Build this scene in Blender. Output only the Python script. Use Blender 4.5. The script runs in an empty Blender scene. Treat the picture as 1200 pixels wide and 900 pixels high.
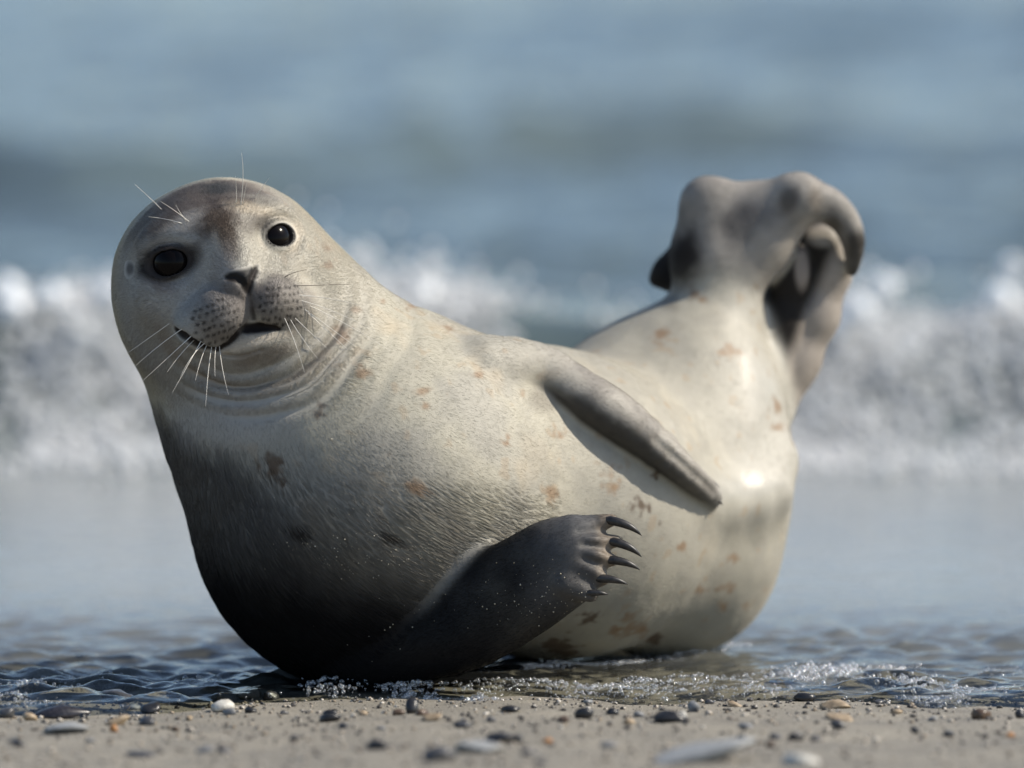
import bpy, math, random
import numpy as np
from mathutils import Vector, kdtree

random.seed(7)
rng = np.random.default_rng(7)
sc = bpy.context.scene
COL = sc.collection
R = math.radians

# ------------------------------------------------------------------ camera, sky, sun, exposure
PITCH = R(4.5)          # the lens looks down a little
DIST = 9.0              # metres from lens to the seal's head
CP, SP = math.cos(PITCH), math.sin(PITCH)
# lens height: the seal's chest (345 mm under the axis, 60 mm past the focus) sits on the ground z = 0
CAMZ = 0.349 * CP + (DIST + 0.06) * SP
CAM = np.array([0.0, -DIST * CP, CAMZ])
cd = bpy.data.cameras.new('camera')
cam = bpy.data.objects.new('camera', cd)
COL.objects.link(cam)
cam.location = CAM
cam.rotation_euler = (math.pi / 2 - PITCH, 0, 0)
cd.sensor_width = 36
cd.lens = 36 * DIST / 1.2
cd.clip_start = 0.5
cd.clip_end = 6000
cd.dof.use_dof = True
cd.dof.focus_distance = DIST - 0.11
cd.dof.aperture_fstop = 2.25
cd.dof.aperture_blades = 0
sc.camera = cam

SUN_EL, SUN_AZ = R(42), R(90)      # azimuth from +Y (away from the lens) towards +X (right)
world = bpy.data.worlds.new('World')
sc.world = world
world.use_nodes = True
wn = world.node_tree
bgn = wn.nodes.get('Background') or wn.nodes.new('ShaderNodeBackground')
sky = wn.nodes.new('ShaderNodeTexSky')
sky.sky_type = 'NISHITA'
sky.sun_disc = False
sky.sun_elevation = SUN_EL
sky.sun_rotation = SUN_AZ
sky.air_density = 1.0
sky.dust_density = 0.9
sky.ozone_density = 1.8
wn.links.new(sky.outputs[0], bgn.inputs[0])
bgn.inputs[1].default_value = 0.135
sl = bpy.data.lights.new('sun', 'SUN')
sl.energy = 5.0
sl.angle = R(0.5)
sl.color = (1.0, 0.92, 0.79)
so = bpy.data.objects.new('sun', sl)
COL.objects.link(so)
sdir = Vector((math.sin(SUN_AZ) * math.cos(SUN_EL), math.cos(SUN_AZ) * math.cos(SUN_EL), math.sin(SUN_EL)))
so.rotation_euler = sdir.to_track_quat('Z', 'Y').to_euler()
so.location = (4, 0, 5)
vs = sc.view_settings
vs.view_transform = 'Standard'
vs.look = 'None'
vs.exposure = 0.1
vs.gamma = 1.0
vs.use_curve_mapping = False
sc.render.engine = 'CYCLES'
sc.cycles.use_denoising = True
sc.cycles.max_bounces = 8
sc.cycles.transparent_max_bounces = 12
sc.cycles.sample_clamp_indirect = 6.0
sc.cycles.caustics_reflective = False
sc.cycles.caustics_refractive = False

# ------------------------------------------------------------------ coordinates
# model frame in millimetres: x right, y up (square to the lens axis), w away; origin on the axis at DIST
def S(w):
    return 1 + w / (DIST * 1000)
def V(px, py, w):
    s = S(w)
    return np.array([(px - 600) * s, (450 - py) * s, w], dtype=np.float32)
def to_px(p):
    s = 1 + p[:, 2] / (DIST * 1000)
    return p[:, 0] / s + 600, 450 - p[:, 1] / s
def to_world(p):
    p = np.asarray(p, dtype=np.float64).reshape(-1, 3) / 1000.0
    d = DIST + p[:, 2]
    return np.stack([p[:, 0], CAM[1] + d * CP + p[:, 1] * SP, CAM[2] - d * SP + p[:, 1] * CP], axis=1)
def ground(px, py, z=0.0):
    # point of the level z seen at photo position px, py
    a, b = (px - 600) / 1000 / DIST, (450 - py) / 1000 / DIST
    dirv = np.array([a, CP + b * SP, -SP + b * CP])
    t = (z - CAM[2]) / dirv[2]
    return CAM + dirv * t

# ------------------------------------------------------------------ small helpers
def sstep(a, b, x):
    t = np.clip((x - a) / (b - a), 0, 1)
    return t * t * (3 - 2 * t)
def lerp(a, b, t):
    return a + (b - a) * t
_lat = rng.random((64, 64, 64)).astype(np.float32)
def vnoise(p, size, seed=0):
    # value noise, 0..1, feature size in the units of p
    q = np.asarray(p, dtype=np.float32) / size + seed * 7.31
    i = np.floor(q).astype(np.int32)
    f = q - i
    f = f * f * (3 - 2 * f)
    i0, i1 = i & 63, (i + 1) & 63
    out = 0
    for dx in (0, 1):
        wx = f[:, 0] if dx else 1 - f[:, 0]
        ix = i1[:, 0] if dx else i0[:, 0]
        for dy in (0, 1):
            wy = f[:, 1] if dy else 1 - f[:, 1]
            iy = i1[:, 1] if dy else i0[:, 1]
            for dz in (0, 1):
                wz = f[:, 2] if dz else 1 - f[:, 2]
                iz = i1[:, 2] if dz else i0[:, 2]
                out = out + wx * wy * wz * _lat[ix, iy, iz]
    return out
def fbm(p, size, seed=0, oct=3):
    s, a, n = 0, 1.0, 0
    for k in range(oct):
        s = s + a * vnoise(p, size / 2 ** k, seed + k)
        n += a
        a *= 0.5
    return s / n
def mesh_np(name, verts, faces, mat=None, smooth=True):
    verts = np.asarray(verts, dtype=np.float32)
    faces = np.asarray(faces, dtype=np.int32)
    k = faces.shape[1]
    me = bpy.data.meshes.new(name)
    me.vertices.add(len(verts))
    me.vertices.foreach_set('co', verts.ravel())
    me.loops.add(faces.size)
    me.loops.foreach_set('vertex_index', faces.ravel())
    me.polygons.add(len(faces))
    me.polygons.foreach_set('loop_start', np.arange(0, faces.size, k, dtype=np.int32))
    me.polygons.foreach_set('use_smooth', np.full(len(faces), smooth, dtype=bool))
    me.update(calc_edges=True)
    me.validate()
    if mat:
        me.materials.append(mat)
    return me
def link(name, me, parent=None, **props):
    o = bpy.data.objects.new(name, me)
    COL.objects.link(o)
    if parent:
        o.parent = parent
    for k, v in props.items():
        o[k] = v
    return o
def vcolor(me, name, col):
    a = me.attributes.new(name, 'FLOAT_COLOR', 'POINT')
    c = np.ones((len(col), 4), dtype=np.float32)
    c[:, :3] = col
    a.data.foreach_set('color', c.ravel())
def vfloat(me, name, val):
    a = me.attributes.new(name, 'FLOAT', 'POINT')
    a.data.foreach_set('value', np.asarray(val, dtype=np.float32))
def new_mat(name):
    m = bpy.data.materials.new(name)
    m.use_nodes = True
    nt = m.node_tree
    b = nt.nodes.get('Principled BSDF')
    return m, nt, b
def nd(nt, typ, **kw):
    n = nt.nodes.new(typ)
    for k, v in kw.items():
        if k in n.inputs:
            n.inputs[k].default_value = v
        else:
            setattr(n, k, v)
    return n
def ramp(nt, src, stops):
    r = nt.nodes.new('ShaderNodeValToRGB')
    el = r.color_ramp.elements
    while len(el) < len(stops):
        el.new(0.5)
    for e, (p, c) in zip(el, stops):
        e.position = p
        e.color = (*c, 1) if len(c) == 3 else c
    nt.links.new(src, r.inputs[0])
    return r
def mixc(nt, fac, a, b):
    m = nt.nodes.new('ShaderNodeMix')
    m.data_type = 'RGBA'
    for sock, v in ((m.inputs['Factor'], fac), (m.inputs[6], a), (m.inputs[7], b)):
        if isinstance(v, bpy.types.NodeSocket):
            nt.links.new(v, sock)
        else:
            sock.default_value = v if isinstance(v, (int, float)) else (*v, 1)[:4]
    return m.outputs[2]
def ico(sub):
    import bmesh
    bm = bmesh.new()
    bmesh.ops.create_icosphere(bm, subdivisions=sub, radius=1)
    v = np.array([x.co[:] for x in bm.verts], dtype=np.float32)
    f = np.array([[x.index for x in t.verts] for t in bm.faces], dtype=np.int32)
    bm.free()
    return v, f
ICO1, ICO2, ICO3 = ico(1), ico(2), ico(3)

# ------------------------------------------------------------------ the lie of the beach
SHORE = ground(600, 826)[1]           # where the water's edge runs
def shore_y(x):
    return (SHORE + 0.050 * np.sin(x * 3.1 + 0.6) + 0.035 * np.sin(x * 7.3 + 2) + 0.022 * np.sin(x * 15 + 1 + 2 * np.sin(x * 4)) + 0.010 * np.sin(x * 37)
            - 0.05 * sstep(0.25, 0.6, x) + 0.03 * sstep(-0.25, -0.1, x) * sstep(0.1, -0.05, x))
def sand_z(x, y):
    d = y - shore_y(x)
    return np.where(d > 0, -0.030 * np.minimum(d, 3) - 0.012 * np.clip(d - 3, 0, 90), -0.045 * np.maximum(d, -1.2) - 0.01 * np.maximum(-d - 1.2, 0))

BY = ground(600, 545)[1] + 0.55       # crest line of the broken wave
def crest_y(x):
    return BY + 0.10 * np.sin(x * 1.3 + 2.6) + 0.04 * np.sin(x * 3.7 + 1)
def breaker_h(x, y):
    d = y - crest_y(x)
    n = 0.92 - 0.12 * np.sin(x * 1.6 + 0.2) + 0.07 * np.sin(x * 5.3 + 2.0)
    prof = np.where(d < 0, np.exp(-(d / 0.26) ** 2), np.exp(-(d / 1.0) ** 2))
    return 0.215 * n * prof
SW2 = ground(600, 222)[1]
SW3 = ground(600, 55)[1]
def swell(x, y):
    c2 = SW2 + 1.2 * np.sin(x * 0.42 + 0.9) + 0.8 * np.sin(x * 1.3) + 0.4 * np.sin(x * 2.9 + 1)
    d = y - c2
    h = 0.17 * (0.62 + 0.40 * np.sin(x * 1.25 + 2.2) + 0.15 * np.sin(x * 3.1)) * np.where(d < 0, np.exp(-(d / 0.36) ** 2), np.exp(-(d / 2.2) ** 2))
    d = y - (SW3 + 2.0 * np.sin(x * 0.25 + 2))
    h += 0.16 * (0.6 + 0.5 * np.sin(x * 0.5)) * np.where(d < 0, np.exp(-(d / 1.1) ** 2), np.exp(-(d / 3.5) ** 2))
    return h
_rw = np.random.default_rng(11)
RIP = []
for k in range(46):
    lam = 0.045 * (1.115 ** k) * 0.55
    if lam > 2.2: break
    RIP.append((2 * math.pi / lam, math.pi / 2 + _rw.normal(0, 0.8), _rw.random() * 6.28, lam))
def ripples(x, y, lo, hi, k):
    # chop made of many wave trains; k = steepness
    wx = x + 0.03 * np.sin(y * 9 + x * 4)
    wy = y + 0.05 * np.sin(x * 5.1 + 1.3) + 0.025 * np.sin(x * 13 + y * 6)
    h = 0
    for f, a, ph, lam in RIP:
        if lo <= lam <= hi:
            s = np.sin((wx * math.cos(a) + wy * math.sin(a)) * f + ph)
            h = h + k * lam * (1 - 2 * np.abs(s) ** 1.6 if lam > 0.14 else s) * 0.5
    return h
def water_z(x, y):
    d = y - shore_y(x)
    p = np.stack([x, y, x * 0], 1)
    patch = 0.35 + 1.0 * vnoise(p, 0.22, 3)
    calm = 1 - 0.90 * sstep(0.7, 1.3, d) * (1 - sstep(4.5, 8.0, d))
    left = 1 + 0.75 * sstep(-0.15, -0.45, x) * sstep(1.2, 0.6, d)
    near = (ripples(x, y, 0.09, 0.30, 0.012) + ripples(x, y, 0.02, 0.09, 0.026)) * patch * calm * left
    far = ripples(x, y, 0.30, 2.2, 0.009) * sstep(2.0, 6.0, d)
    amp = sstep(0.0, 0.10, d)
    lip = 0.014 * sstep(-0.02, 0.05, d) - 0.010 * sstep(0.10, 0.45, d)
    fade = 1 - sstep(120, 320, d)
    return lip + (near * amp + far) * fade + breaker_h(x, y) + swell(x, y) - 0.004

def grid_sheet(name, ys, halfw, zf, nx, mat, core=0.55):
    s = np.linspace(-1, 1, nx)
    s = np.sign(s) * (core * np.abs(s) + (1 - core) * np.abs(s) ** 3)
    X = halfw[:, None] * s[None, :]
    Y = np.repeat(ys[:, None], nx, 1)
    Z = zf(X.ravel(), Y.ravel())
    v = np.stack([X.ravel(), Y.ravel(), Z], 1)
    ny = len(ys)
    i = np.arange(ny * nx).reshape(ny, nx)
    f = np.stack([i[:-1, :-1], i[:-1, 1:], i[1:, 1:], i[1:, :-1]], -1).reshape(-1, 4)
    return mesh_np(name, v, f, mat)

# sand ---------------------------------------------------------------
m_sand, nt, b = new_mat('damp_sand')
tc = nd(nt, 'ShaderNodeTexCoord')
def noise(nt, scale, detail=4, rough=0.6, vec=None, typ='ShaderNodeTexNoise'):
    n = nt.nodes.new(typ)
    n.inputs['Scale'].default_value = scale
    if typ == 'ShaderNodeTexNoise':
        n.inputs['Detail'].default_value = detail
        n.inputs['Roughness'].default_value = rough
    if vec is not None:
        nt.links.new(vec, n.inputs['Vector'])
    return n
n1 = noise(nt, 420, 3, 0.7, tc.outputs['Object'])
n2 = noise(nt, 9, 4, 0.6, tc.outputs['Object'])
n3 = noise(nt, 150, 2, 0.5, tc.outputs['Object'])
c1 = ramp(nt, n1.outputs[0], [(0.30, (0.13, 0.12, 0.098)), (0.50, (0.275, 0.252, 0.207)), (0.72, (0.46, 0.435, 0.38))])
c2 = ramp(nt, n2.outputs[0], [(0.3, (0.72, 0.72, 0.73)), (0.7, (1.05, 1.03, 1.0))])
mm = nd(nt, 'ShaderNodeMix', data_type='RGBA', blend_type='MULTIPLY')
mm.inputs['Factor'].default_value = 1
nt.links.new(c1.outputs[0], mm.inputs[6]); nt.links.new(c2.outputs[0], mm.inputs[7])
nt.links.new(mm.outputs[2], b.inputs['Base Color'])
b.inputs['Roughness'].default_value = 0.75
b.inputs['Specular IOR Level'].default_value = 0.35
bp = nd(nt, 'ShaderNodeBump', Strength=0.7, Distance=0.002)
ad = nd(nt, 'ShaderNodeMath', operation='ADD')
nt.links.new(n1.outputs[0], ad.inputs[0]); nt.links.new(n3.outputs[0], ad.inputs[1])
nt.links.new(ad.outputs[0], bp.inputs['Height']); nt.links.new(bp.outputs[0], b.inputs['Normal'])
ys = np.concatenate([np.linspace(-30, -3, 20), np.linspace(-2.9, -1.25, 20), np.arange(-1.2, 0.9, 0.008), np.geomspace(1.0, 9, 60) , np.geomspace(10, 3000, 40)])
hw = np.concatenate([np.full(20, 40.0), np.linspace(30, 6, 20), np.full(len(np.arange(-1.2, 0.9, 0.008)), 5.5), np.geomspace(6, 24, 60), np.geomspace(26, 2500, 40)])
def sand_full(x, y):
    p = np.stack([x, y, x * 0], 1)
    d = y - shore_y(x)
    bump = (fbm(p, 0.05, 4, 3) - 0.5) * 0.006 + (fbm(p, 0.3, 9, 2) - 0.5) * 0.012
    return sand_z(x, y) + bump * sstep(-30, -3, y) - 0.3 * sstep(9, 20, d)
link('sand', grid_sheet('sand', ys, hw, sand_full, 480, m_sand, 0.3), kind='structure')

# water --------------------------------------------------------------
m_wat, nt, b = new_mat('sea_water')
out = nt.nodes['Material Output']
tc = nd(nt, 'ShaderNodeTexCoord')
sep = nd(nt, 'ShaderNodeSeparateXYZ')
nt.links.new(tc.outputs['Object'], sep.inputs[0])
# suspended sand and depth: clear over the beach, dull green-blue farther out
mr = nd(nt, 'ShaderNodeMapRange', interpolation_type='SMOOTHSTEP')
mr.inputs['From Min'].default_value = SHORE + 0.05
mr.inputs['From Max'].default_value = SHORE + 1.6
nt.links.new(sep.outputs['Y'], mr.inputs['Value'])
nz = noise(nt, 0.35, 3, 0.5, tc.outputs['Object'])
deep0 = mixc(nt, nz.outputs[0], (0.09, 0.108, 0.09), (0.085, 0.125, 0.145))
mr2 = nd(nt, 'ShaderNodeMapRange', interpolation_type='SMOOTHSTEP')       # milky with air in front of the broken wave
mr2.inputs['From Min'].default_value = BY - 0.9
mr2.inputs['From Max'].default_value = BY - 0.3
nt.links.new(sep.outputs['Y'], mr2.inputs['Value'])
deep = mixc(nt, mr2.outputs[0], (0.30, 0.32, 0.32), deep0)
dif = nd(nt, 'ShaderNodeBsdfDiffuse')
nt.links.new(deep, dif.inputs[0])
tra = nd(nt, 'ShaderNodeBsdfTransparent')
tra.inputs[0].default_value = (0.80, 0.82, 0.78, 1)
mx = nd(nt, 'ShaderNodeMixShader')
cl = nd(nt, 'ShaderNodeMath', operation='MULTIPLY')
cl.inputs[1].default_value = 0.95
nt.links.new(mr.outputs[0], cl.inputs[0])
nt.links.new(cl.outputs[0], mx.inputs[0]); nt.links.new(tra.outputs[0], mx.inputs[1]); nt.links.new(dif.outputs[0], mx.inputs[2])
glo = nd(nt, 'ShaderNodeBsdfGlossy', Roughness=0.07)
glo.inputs[0].default_value = (1, 1, 1, 1)
fr = nd(nt, 'ShaderNodeFresnel', IOR=1.33)
fine = noise(nt, 55, 3, 0.55, tc.outputs['Object'])
fine2 = noise(nt, 9, 3, 0.6, tc.outputs['Object'])
bsum = nd(nt, 'ShaderNodeMath', operation='MULTIPLY_ADD')
bsum.inputs[1].default_value = 4.0
nt.links.new(fine2.outputs[0], bsum.inputs[0]); nt.links.new(fine.outputs[0], bsum.inputs[2])
bp = nd(nt, 'ShaderNodeBump', Strength=0.26, Distance=0.006)
nt.links.new(bsum.outputs[0], bp.inputs['Height'])
nt.links.new(bp.outputs[0], glo.inputs['Normal']); nt.links.new(bp.outputs[0], fr.inputs['Normal'])
mx2 = nd(nt, 'ShaderNodeMixShader')
nt.links.new(fr.outputs[0], mx2.inputs[0]); nt.links.new(mx.outputs[0], mx2.inputs[1]); nt.links.new(glo.outputs[0], mx2.inputs[2])
nt.links.new(mx2.outputs[0], out.inputs['Surface'])
nt.nodes.remove(b)
y0 = SHORE - 0.15
a1 = np.arange(y0, y0 + 1.5, 0.0045)
a2 = np.geomspace(y0 + 1.51, 60, 560)
a3 = np.geomspace(61, 4000, 60)
ys = np.concatenate([a1, a2, a3])
hw = np.interp(ys, [y0, y0 + 1.5, 4, 10, 60, 4000], [4.5, 6, 10, 18, 70, 3500])
link('sea_water', grid_sheet('sea_water', ys, hw, water_z, 660, m_wat, 0.22), kind='structure')
# ------------------------------------------------------------------ the seal: one continuous skin grown from a distance field
VOX = 2.4
f32 = np.float32
def dot(a, b):
    return a[:, 0] * b[0] + a[:, 1] * b[1] + a[:, 2] * b[2]
def seg(p, a, b, ra, rb, n=None, k=1.0):
    # tapered capsule; flattened k times along the unit vector n
    ab = b - a
    L = float(np.linalg.norm(ab))
    ax = ab / L
    q = p - a
    h = dot(q, ax)
    q = q - h[:, None] * ax
    if n is not None:
        q = q + ((k - 1) * dot(q, n))[:, None] * n
    rho2 = (q * q).sum(1)
    sa = min(max((ra - rb) / L, -0.9), 0.9)
    ta = sa / math.sqrt(1 - sa * sa)
    t = np.clip((h - np.sqrt(rho2) * ta) / L, 0, 1)
    return np.sqrt(rho2 + (h - t * L) ** 2) - (ra + t * (rb - ra))
def ell(p, c, r, M=None):
    q = p - c
    if M is not None:
        q = q @ M.T
    k0 = np.sqrt(((q / r) ** 2).sum(1)) + 1e-6
    k1 = np.sqrt(((q / (r * r)) ** 2).sum(1)) + 1e-9
    return k0 * (k0 - 1) / k1
def smin(a, b, k):
    h = np.maximum(k - np.abs(a - b), 0) / k
    return np.minimum(a, b) - h * h * k * 0.25
def smax(a, b, k):
    return -smin(-a, -b, k)
def A3(*v):
    return np.array(v, dtype=f32)
def unit(v):
    v = np.asarray(v, dtype=f32)
    return v / np.linalg.norm(v)
def spline(pts, m=4):
    # rounder run of a limb: Catmull-Rom through the given stations
    P = np.array([pts[0]] + list(pts) + [pts[-1]], dtype=float)
    o = []
    for i in range(1, len(P) - 2):
        for t in np.arange(m) / m:
            a, b_, c_, d_ = P[i - 1], P[i], P[i + 1], P[i + 2]
            o.append(0.5 * (2 * b_ + (c_ - a) * t + (2 * a - 5 * b_ + 4 * c_ - d_) * t * t + (3 * b_ - a - 3 * c_ + d_) * t ** 3))
    return [tuple(x) for x in o] + [tuple(P[-1])]
def chain(p, pts, n=None, k=1.0, sm=14):
    # pts: (px, py, w, r) in photo position + depth
    d = None
    for (x0, y0_, w0, r0), (x1, y1_, w1, r1) in zip(pts[:-1], pts[1:]):
        s = seg(p, V(x0, y0_, w0), V(x1, y1_, w1), r0 * S(w0), r1 * S(w1), n, k)
        d = s if d is None else smin(d, s, sm)
    return d

# head frame: x to the right of the picture, y up, z out of the face
HC = V(252, 331, 0)
_y, _r, _t = R(15), R(14), R(1.5)
cy, sy, cr, sr = math.cos(_y), math.sin(_y), math.cos(_r), math.sin(_r)
HX = A3(cr * cy, sr * cy, sy)
HZ = A3(cr * sy, sr * sy, -cy)
HY = A3(-sr, cr, 0)
HY, HZ = unit(HY * math.cos(_t) + HZ * math.sin(_t)), unit(HZ * math.cos(_t) - HY * math.sin(_t))
HM = np.stack([HX, HY, HZ])            # rows: head axes in the model frame
def H(x, y, z):
    return (HC + x * HX + y * HY + z * HZ).astype(f32)
def to_head(p):
    return (p - HC) @ HM.T


def march(fn, px, py, w0=-260.0, w1=700.0):
    # depth at which the sight line through px, py first meets the field fn
    w = w0
    for _ in range(160):
        d = float(fn(V(px, py, w)[None].astype(f32))[0])
        if d < 0.15:
            break
        w += max(d * 0.7, 0.1)
        if w > w1:
            break
    return w
EYE = A3(60, 34, 70)
EYE_R = 24.5
ED = unit([0.46, 0.10, 0.88])
EX = unit(np.cross([0, 1, 0], ED))
EY = np.cross(ED, EX)
GROOVES = []
def head_base(p):
    q = to_head(p)
    m = np.stack([np.abs(q[:, 0]), q[:, 1], q[:, 2]], 1)        # the face is symmetric
    d = ell(q, A3(0, 6, -8), A3(114, 106, 112))
    d = smin(d, ell(q, A3(0, -38, 0), A3(112, 78, 92)), 30)               # cheeks and jowl
    d = smin(d, ell(q, A3(0, -38, 80), A3(62, 42, 46)), 34)               # muzzle root
    d = smin(d, seg(q, A3(0, 44, 82), A3(0, 0, 114), 30, 20), 34)         # nose bridge
    d = smin(d, ell(q, A3(4, -76, 88), A3(52, 22, 38)), 16)               # chin
    d = smin(d, ell(m, A3(46, 60, 62), A3(44, 20, 20)), 40)               # brow
    d = smin(d, ell(m, A3(70, -2, 62), A3(36, 26, 20)), 44)                # cheek under the eye
    # eye sockets with a rim of lid
    d = smax(d, -ell(m, EYE + ED * 30, A3(27, 22, 22)), 18)
    qe = m - EYE
    ez, ex, ey = dot(qe, ED), dot(qe, EX), dot(qe, EY)
    rr = np.sqrt((ex / np.where(q[:, 0] < 0, 1.42, 1.2)) ** 2 + ((ey + 1.0) / 0.80) ** 2)
    ln = np.sqrt((qe * qe).sum(1))
    lid = smax(smax(np.abs(ln - EYE_R - 0.8) - 2.0, (np.where(q[:, 0] < 0, 18.0, 16.0) - rr) * 0.9, 2.5), -ez - 2, 3)
    lid = smax(lid, rr - 24, 4)
    d = smin(d, lid, 7)
    # whisker pads
    d = smin(d, ell(m, A3(30, -36, 112), A3(33, 31, 32)), 10)
    d = smin(d, ell(m, A3(48, -44, 97), A3(33, 31, 32)), 10)
    # nose tip
    d = smin(d, ell(q, A3(0, -7, 124), A3(21, 15, 17)), 10)
    return d
def groove(pts, dig=0.0):
    # pts: (px, py, r) drawn on the face; the cut follows the skin, its axis dig mm under it
    q = [V(x, y, march(head_base, x, y) + dig) for x, y, r in pts]
    for k in range(len(q) - 1):
        GROOVES.append((q[k], q[k + 1], pts[k][2], pts[k + 1][2]))
groove([(205, 387, 3.5), (216, 395, 6), (228, 403, 6), (241, 409, 4), (254, 410, 2.6), (268, 402, 2.6), (279, 391, 3.5)], 1)
groove([(279, 390, 3.5), (289, 384, 4.8), (304, 383, 5), (320, 384, 3.8), (334, 386, 3.6), (346, 382, 2.6), (352, 377, 1.2)])
groove([(288, 386, 5), (304, 386, 6)], 12)
groove([(292, 344, 2.5), (294, 358, 2.2), (297, 374, 3.2)])
groove([(265, 325, 2.2), (276, 324, 3.6), (285, 332, 3.6), (290, 342, 2.8)], 1.0)
groove([(291, 342, 2.6), (295, 327, 3.6), (301, 314, 2.4)], 1.0)
groove([(262, 416, 2.5), (282, 417, 3), (306, 409, 3), (330, 400, 2.6), (346, 392, 1.2)])
_gmin = np.min([np.minimum(g[0], g[1]) for g in GROOVES], 0) - 14
_gmax = np.max([np.maximum(g[0], g[1]) for g in GROOVES], 0) + 14
def head_field(p):
    d = head_base(p)
    near = ((p > _gmin) & (p < _gmax)).all(1) & (np.abs(d) < 25)
    if near.any():
        q = p[near]
        g = None
        for a, b, r0, r1 in GROOVES:
            s_ = seg(q, a, b, r0, r1)
            g = s_ if g is None else np.minimum(g, s_)
        d[near] = smax(d[near], -g, 5)
    return smax(d, -ell(to_head(p), A3(-113, 12, -8), A3(7, 9, 4)), 5)      # ear hole

def body_core(p):
    d = seg(p, V(270, 344, 62), V(428, 600, 70), 129, 203)
    d = smin(d, ell(p, V(440, 606, 62), A3(196, 194, 178)), 40)
    d = smin(d, seg(p, V(470, 560, 95), V(650, 590, 235), 190, 172), 60)        # torso
    d = smin(d, seg(p, V(650, 594, 235), V(765, 604, 360), 172, 150), 60)
    d = smin(d, seg(p, V(782, 500, 400), V(786, 648, 384), 140, 128), 50)       # hips
    d = smin(d, seg(p, V(778, 545, 395), V(834, 372, 400), 150, 52), 40)        # tail root rising
    d = smin(d, ell(p, V(735, 482, 390), A3(96, 76, 104)), 50)
    return d
def body_field(p):
    d = body_core(p)
    # skin rolls: over the hip, behind the armpit
    d = smin(d, chain(p, ROLL, None, 1, 12), 46)
    return d
ROLL = [(x, y, march(body_core, x, y) + o, r) for x, y, o, r in ((815, 588, 34, 8), (846, 588, 20, 15), (876, 584, 17, 18), (902, 574, 15, 18), (912, 540, 24, 14))]
LF_N = unit([0.12, 0.30, -0.95])
LF = [(430, 735, -10, 70), (525, 730, -78, 64), (600, 694, -110, 58), (648, 664, -124, 53), (666, 655, -129, 47)]
LF_FING = [((672, 620, -138), (716, 610, -147), 17, 8), ((680, 637, -140), (721, 634, -150), 16, 8),
           ((682, 652, -140), (717, 656, -151), 16, 8), ((676, 668, -138), (706, 679, -149), 16, 8),
           ((664, 684, -134), (692, 697, -144), 16, 8)]
LFS = spline(LF, 3)
def _lfw(x, y, o):
    return -132 + (0.12 * (x - 682) + 0.30 * (649 - y)) / 0.95 + o
LF_FING = [((a[0], a[1], _lfw(a[0], a[1], -2)), (b_[0], b_[1], _lfw(b_[0], b_[1], -6)), r0, r1) for a, b_, r0, r1 in LF_FING]
def lower_flipper(p):
    d = chain(p, LFS, LF_N, 2.2, 8)
    for a, b, r0, r1 in LF_FING:
        d = smin(d, seg(p, V(*a), V(*b), r0, r1, LF_N, 1.15), 8)
    for (a, b, r0, r1), (a2, b2, r2, r3) in zip(LF_FING[:-1], LF_FING[1:]):
        m0 = (V(*a) + V(*a2)) / 2 + LF_N * 21
        m1 = (V(*b) + V(*b2)) / 2 + LF_N * 8
        d = smax(d, -seg(p, m0, m1 + (m1 - m0) * 0.5, 3.0, 5.0), 9)
    return d
UF_PX = [(560, 440, 46, 62), (622, 436, 34, 14), (690, 470, 29, -18), (735, 498, 25, -23), (785, 538, 18, -25), (815, 563, 14, -25), (837, 583, 10, -23)]
UF = []
for x, y, r, off in UF_PX:
    UF.append((x, y, march(body_core, x, y) + off, r))
UFS = spline(UF, 3)
UF2 = spline([(x + 5, y - 5, w + 26, r * 0.78) for x, y, w, r in UF[1:-2]], 3)
UFG = []
def upper_flipper(p):
    d = chain(p, UFS, None, 1, 7)
    d = smin(d, chain(p, UF2, None, 1, 7), 12)
    if UFG:
        for a, b_ in zip(UFG[:-1], UFG[1:]):
            d = smax(d, -seg(p, a, b_, 1.2, 2.2), 9)
    # two finger ends
    d = smin(d, seg(p, V(770, 516, UF[4][2] + 4), V(838, 571, UF[6][2] + 6), 9, 5.5), 5)
    d = smin(d, seg(p, V(780, 544, UF[4][2] - 10), V(836, 590, UF[6][2] - 3), 9, 5.5), 5)
    return d
UFG = [V(x, y, march(lambda p: chain(p, UFS, None, 1, 7), x, y) - 1) for x, y in ((768, 515), (788, 533), (812, 554), (838, 578))]
HF_N = unit([0.05, 0.0, -1.0])
W0 = 400
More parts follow.
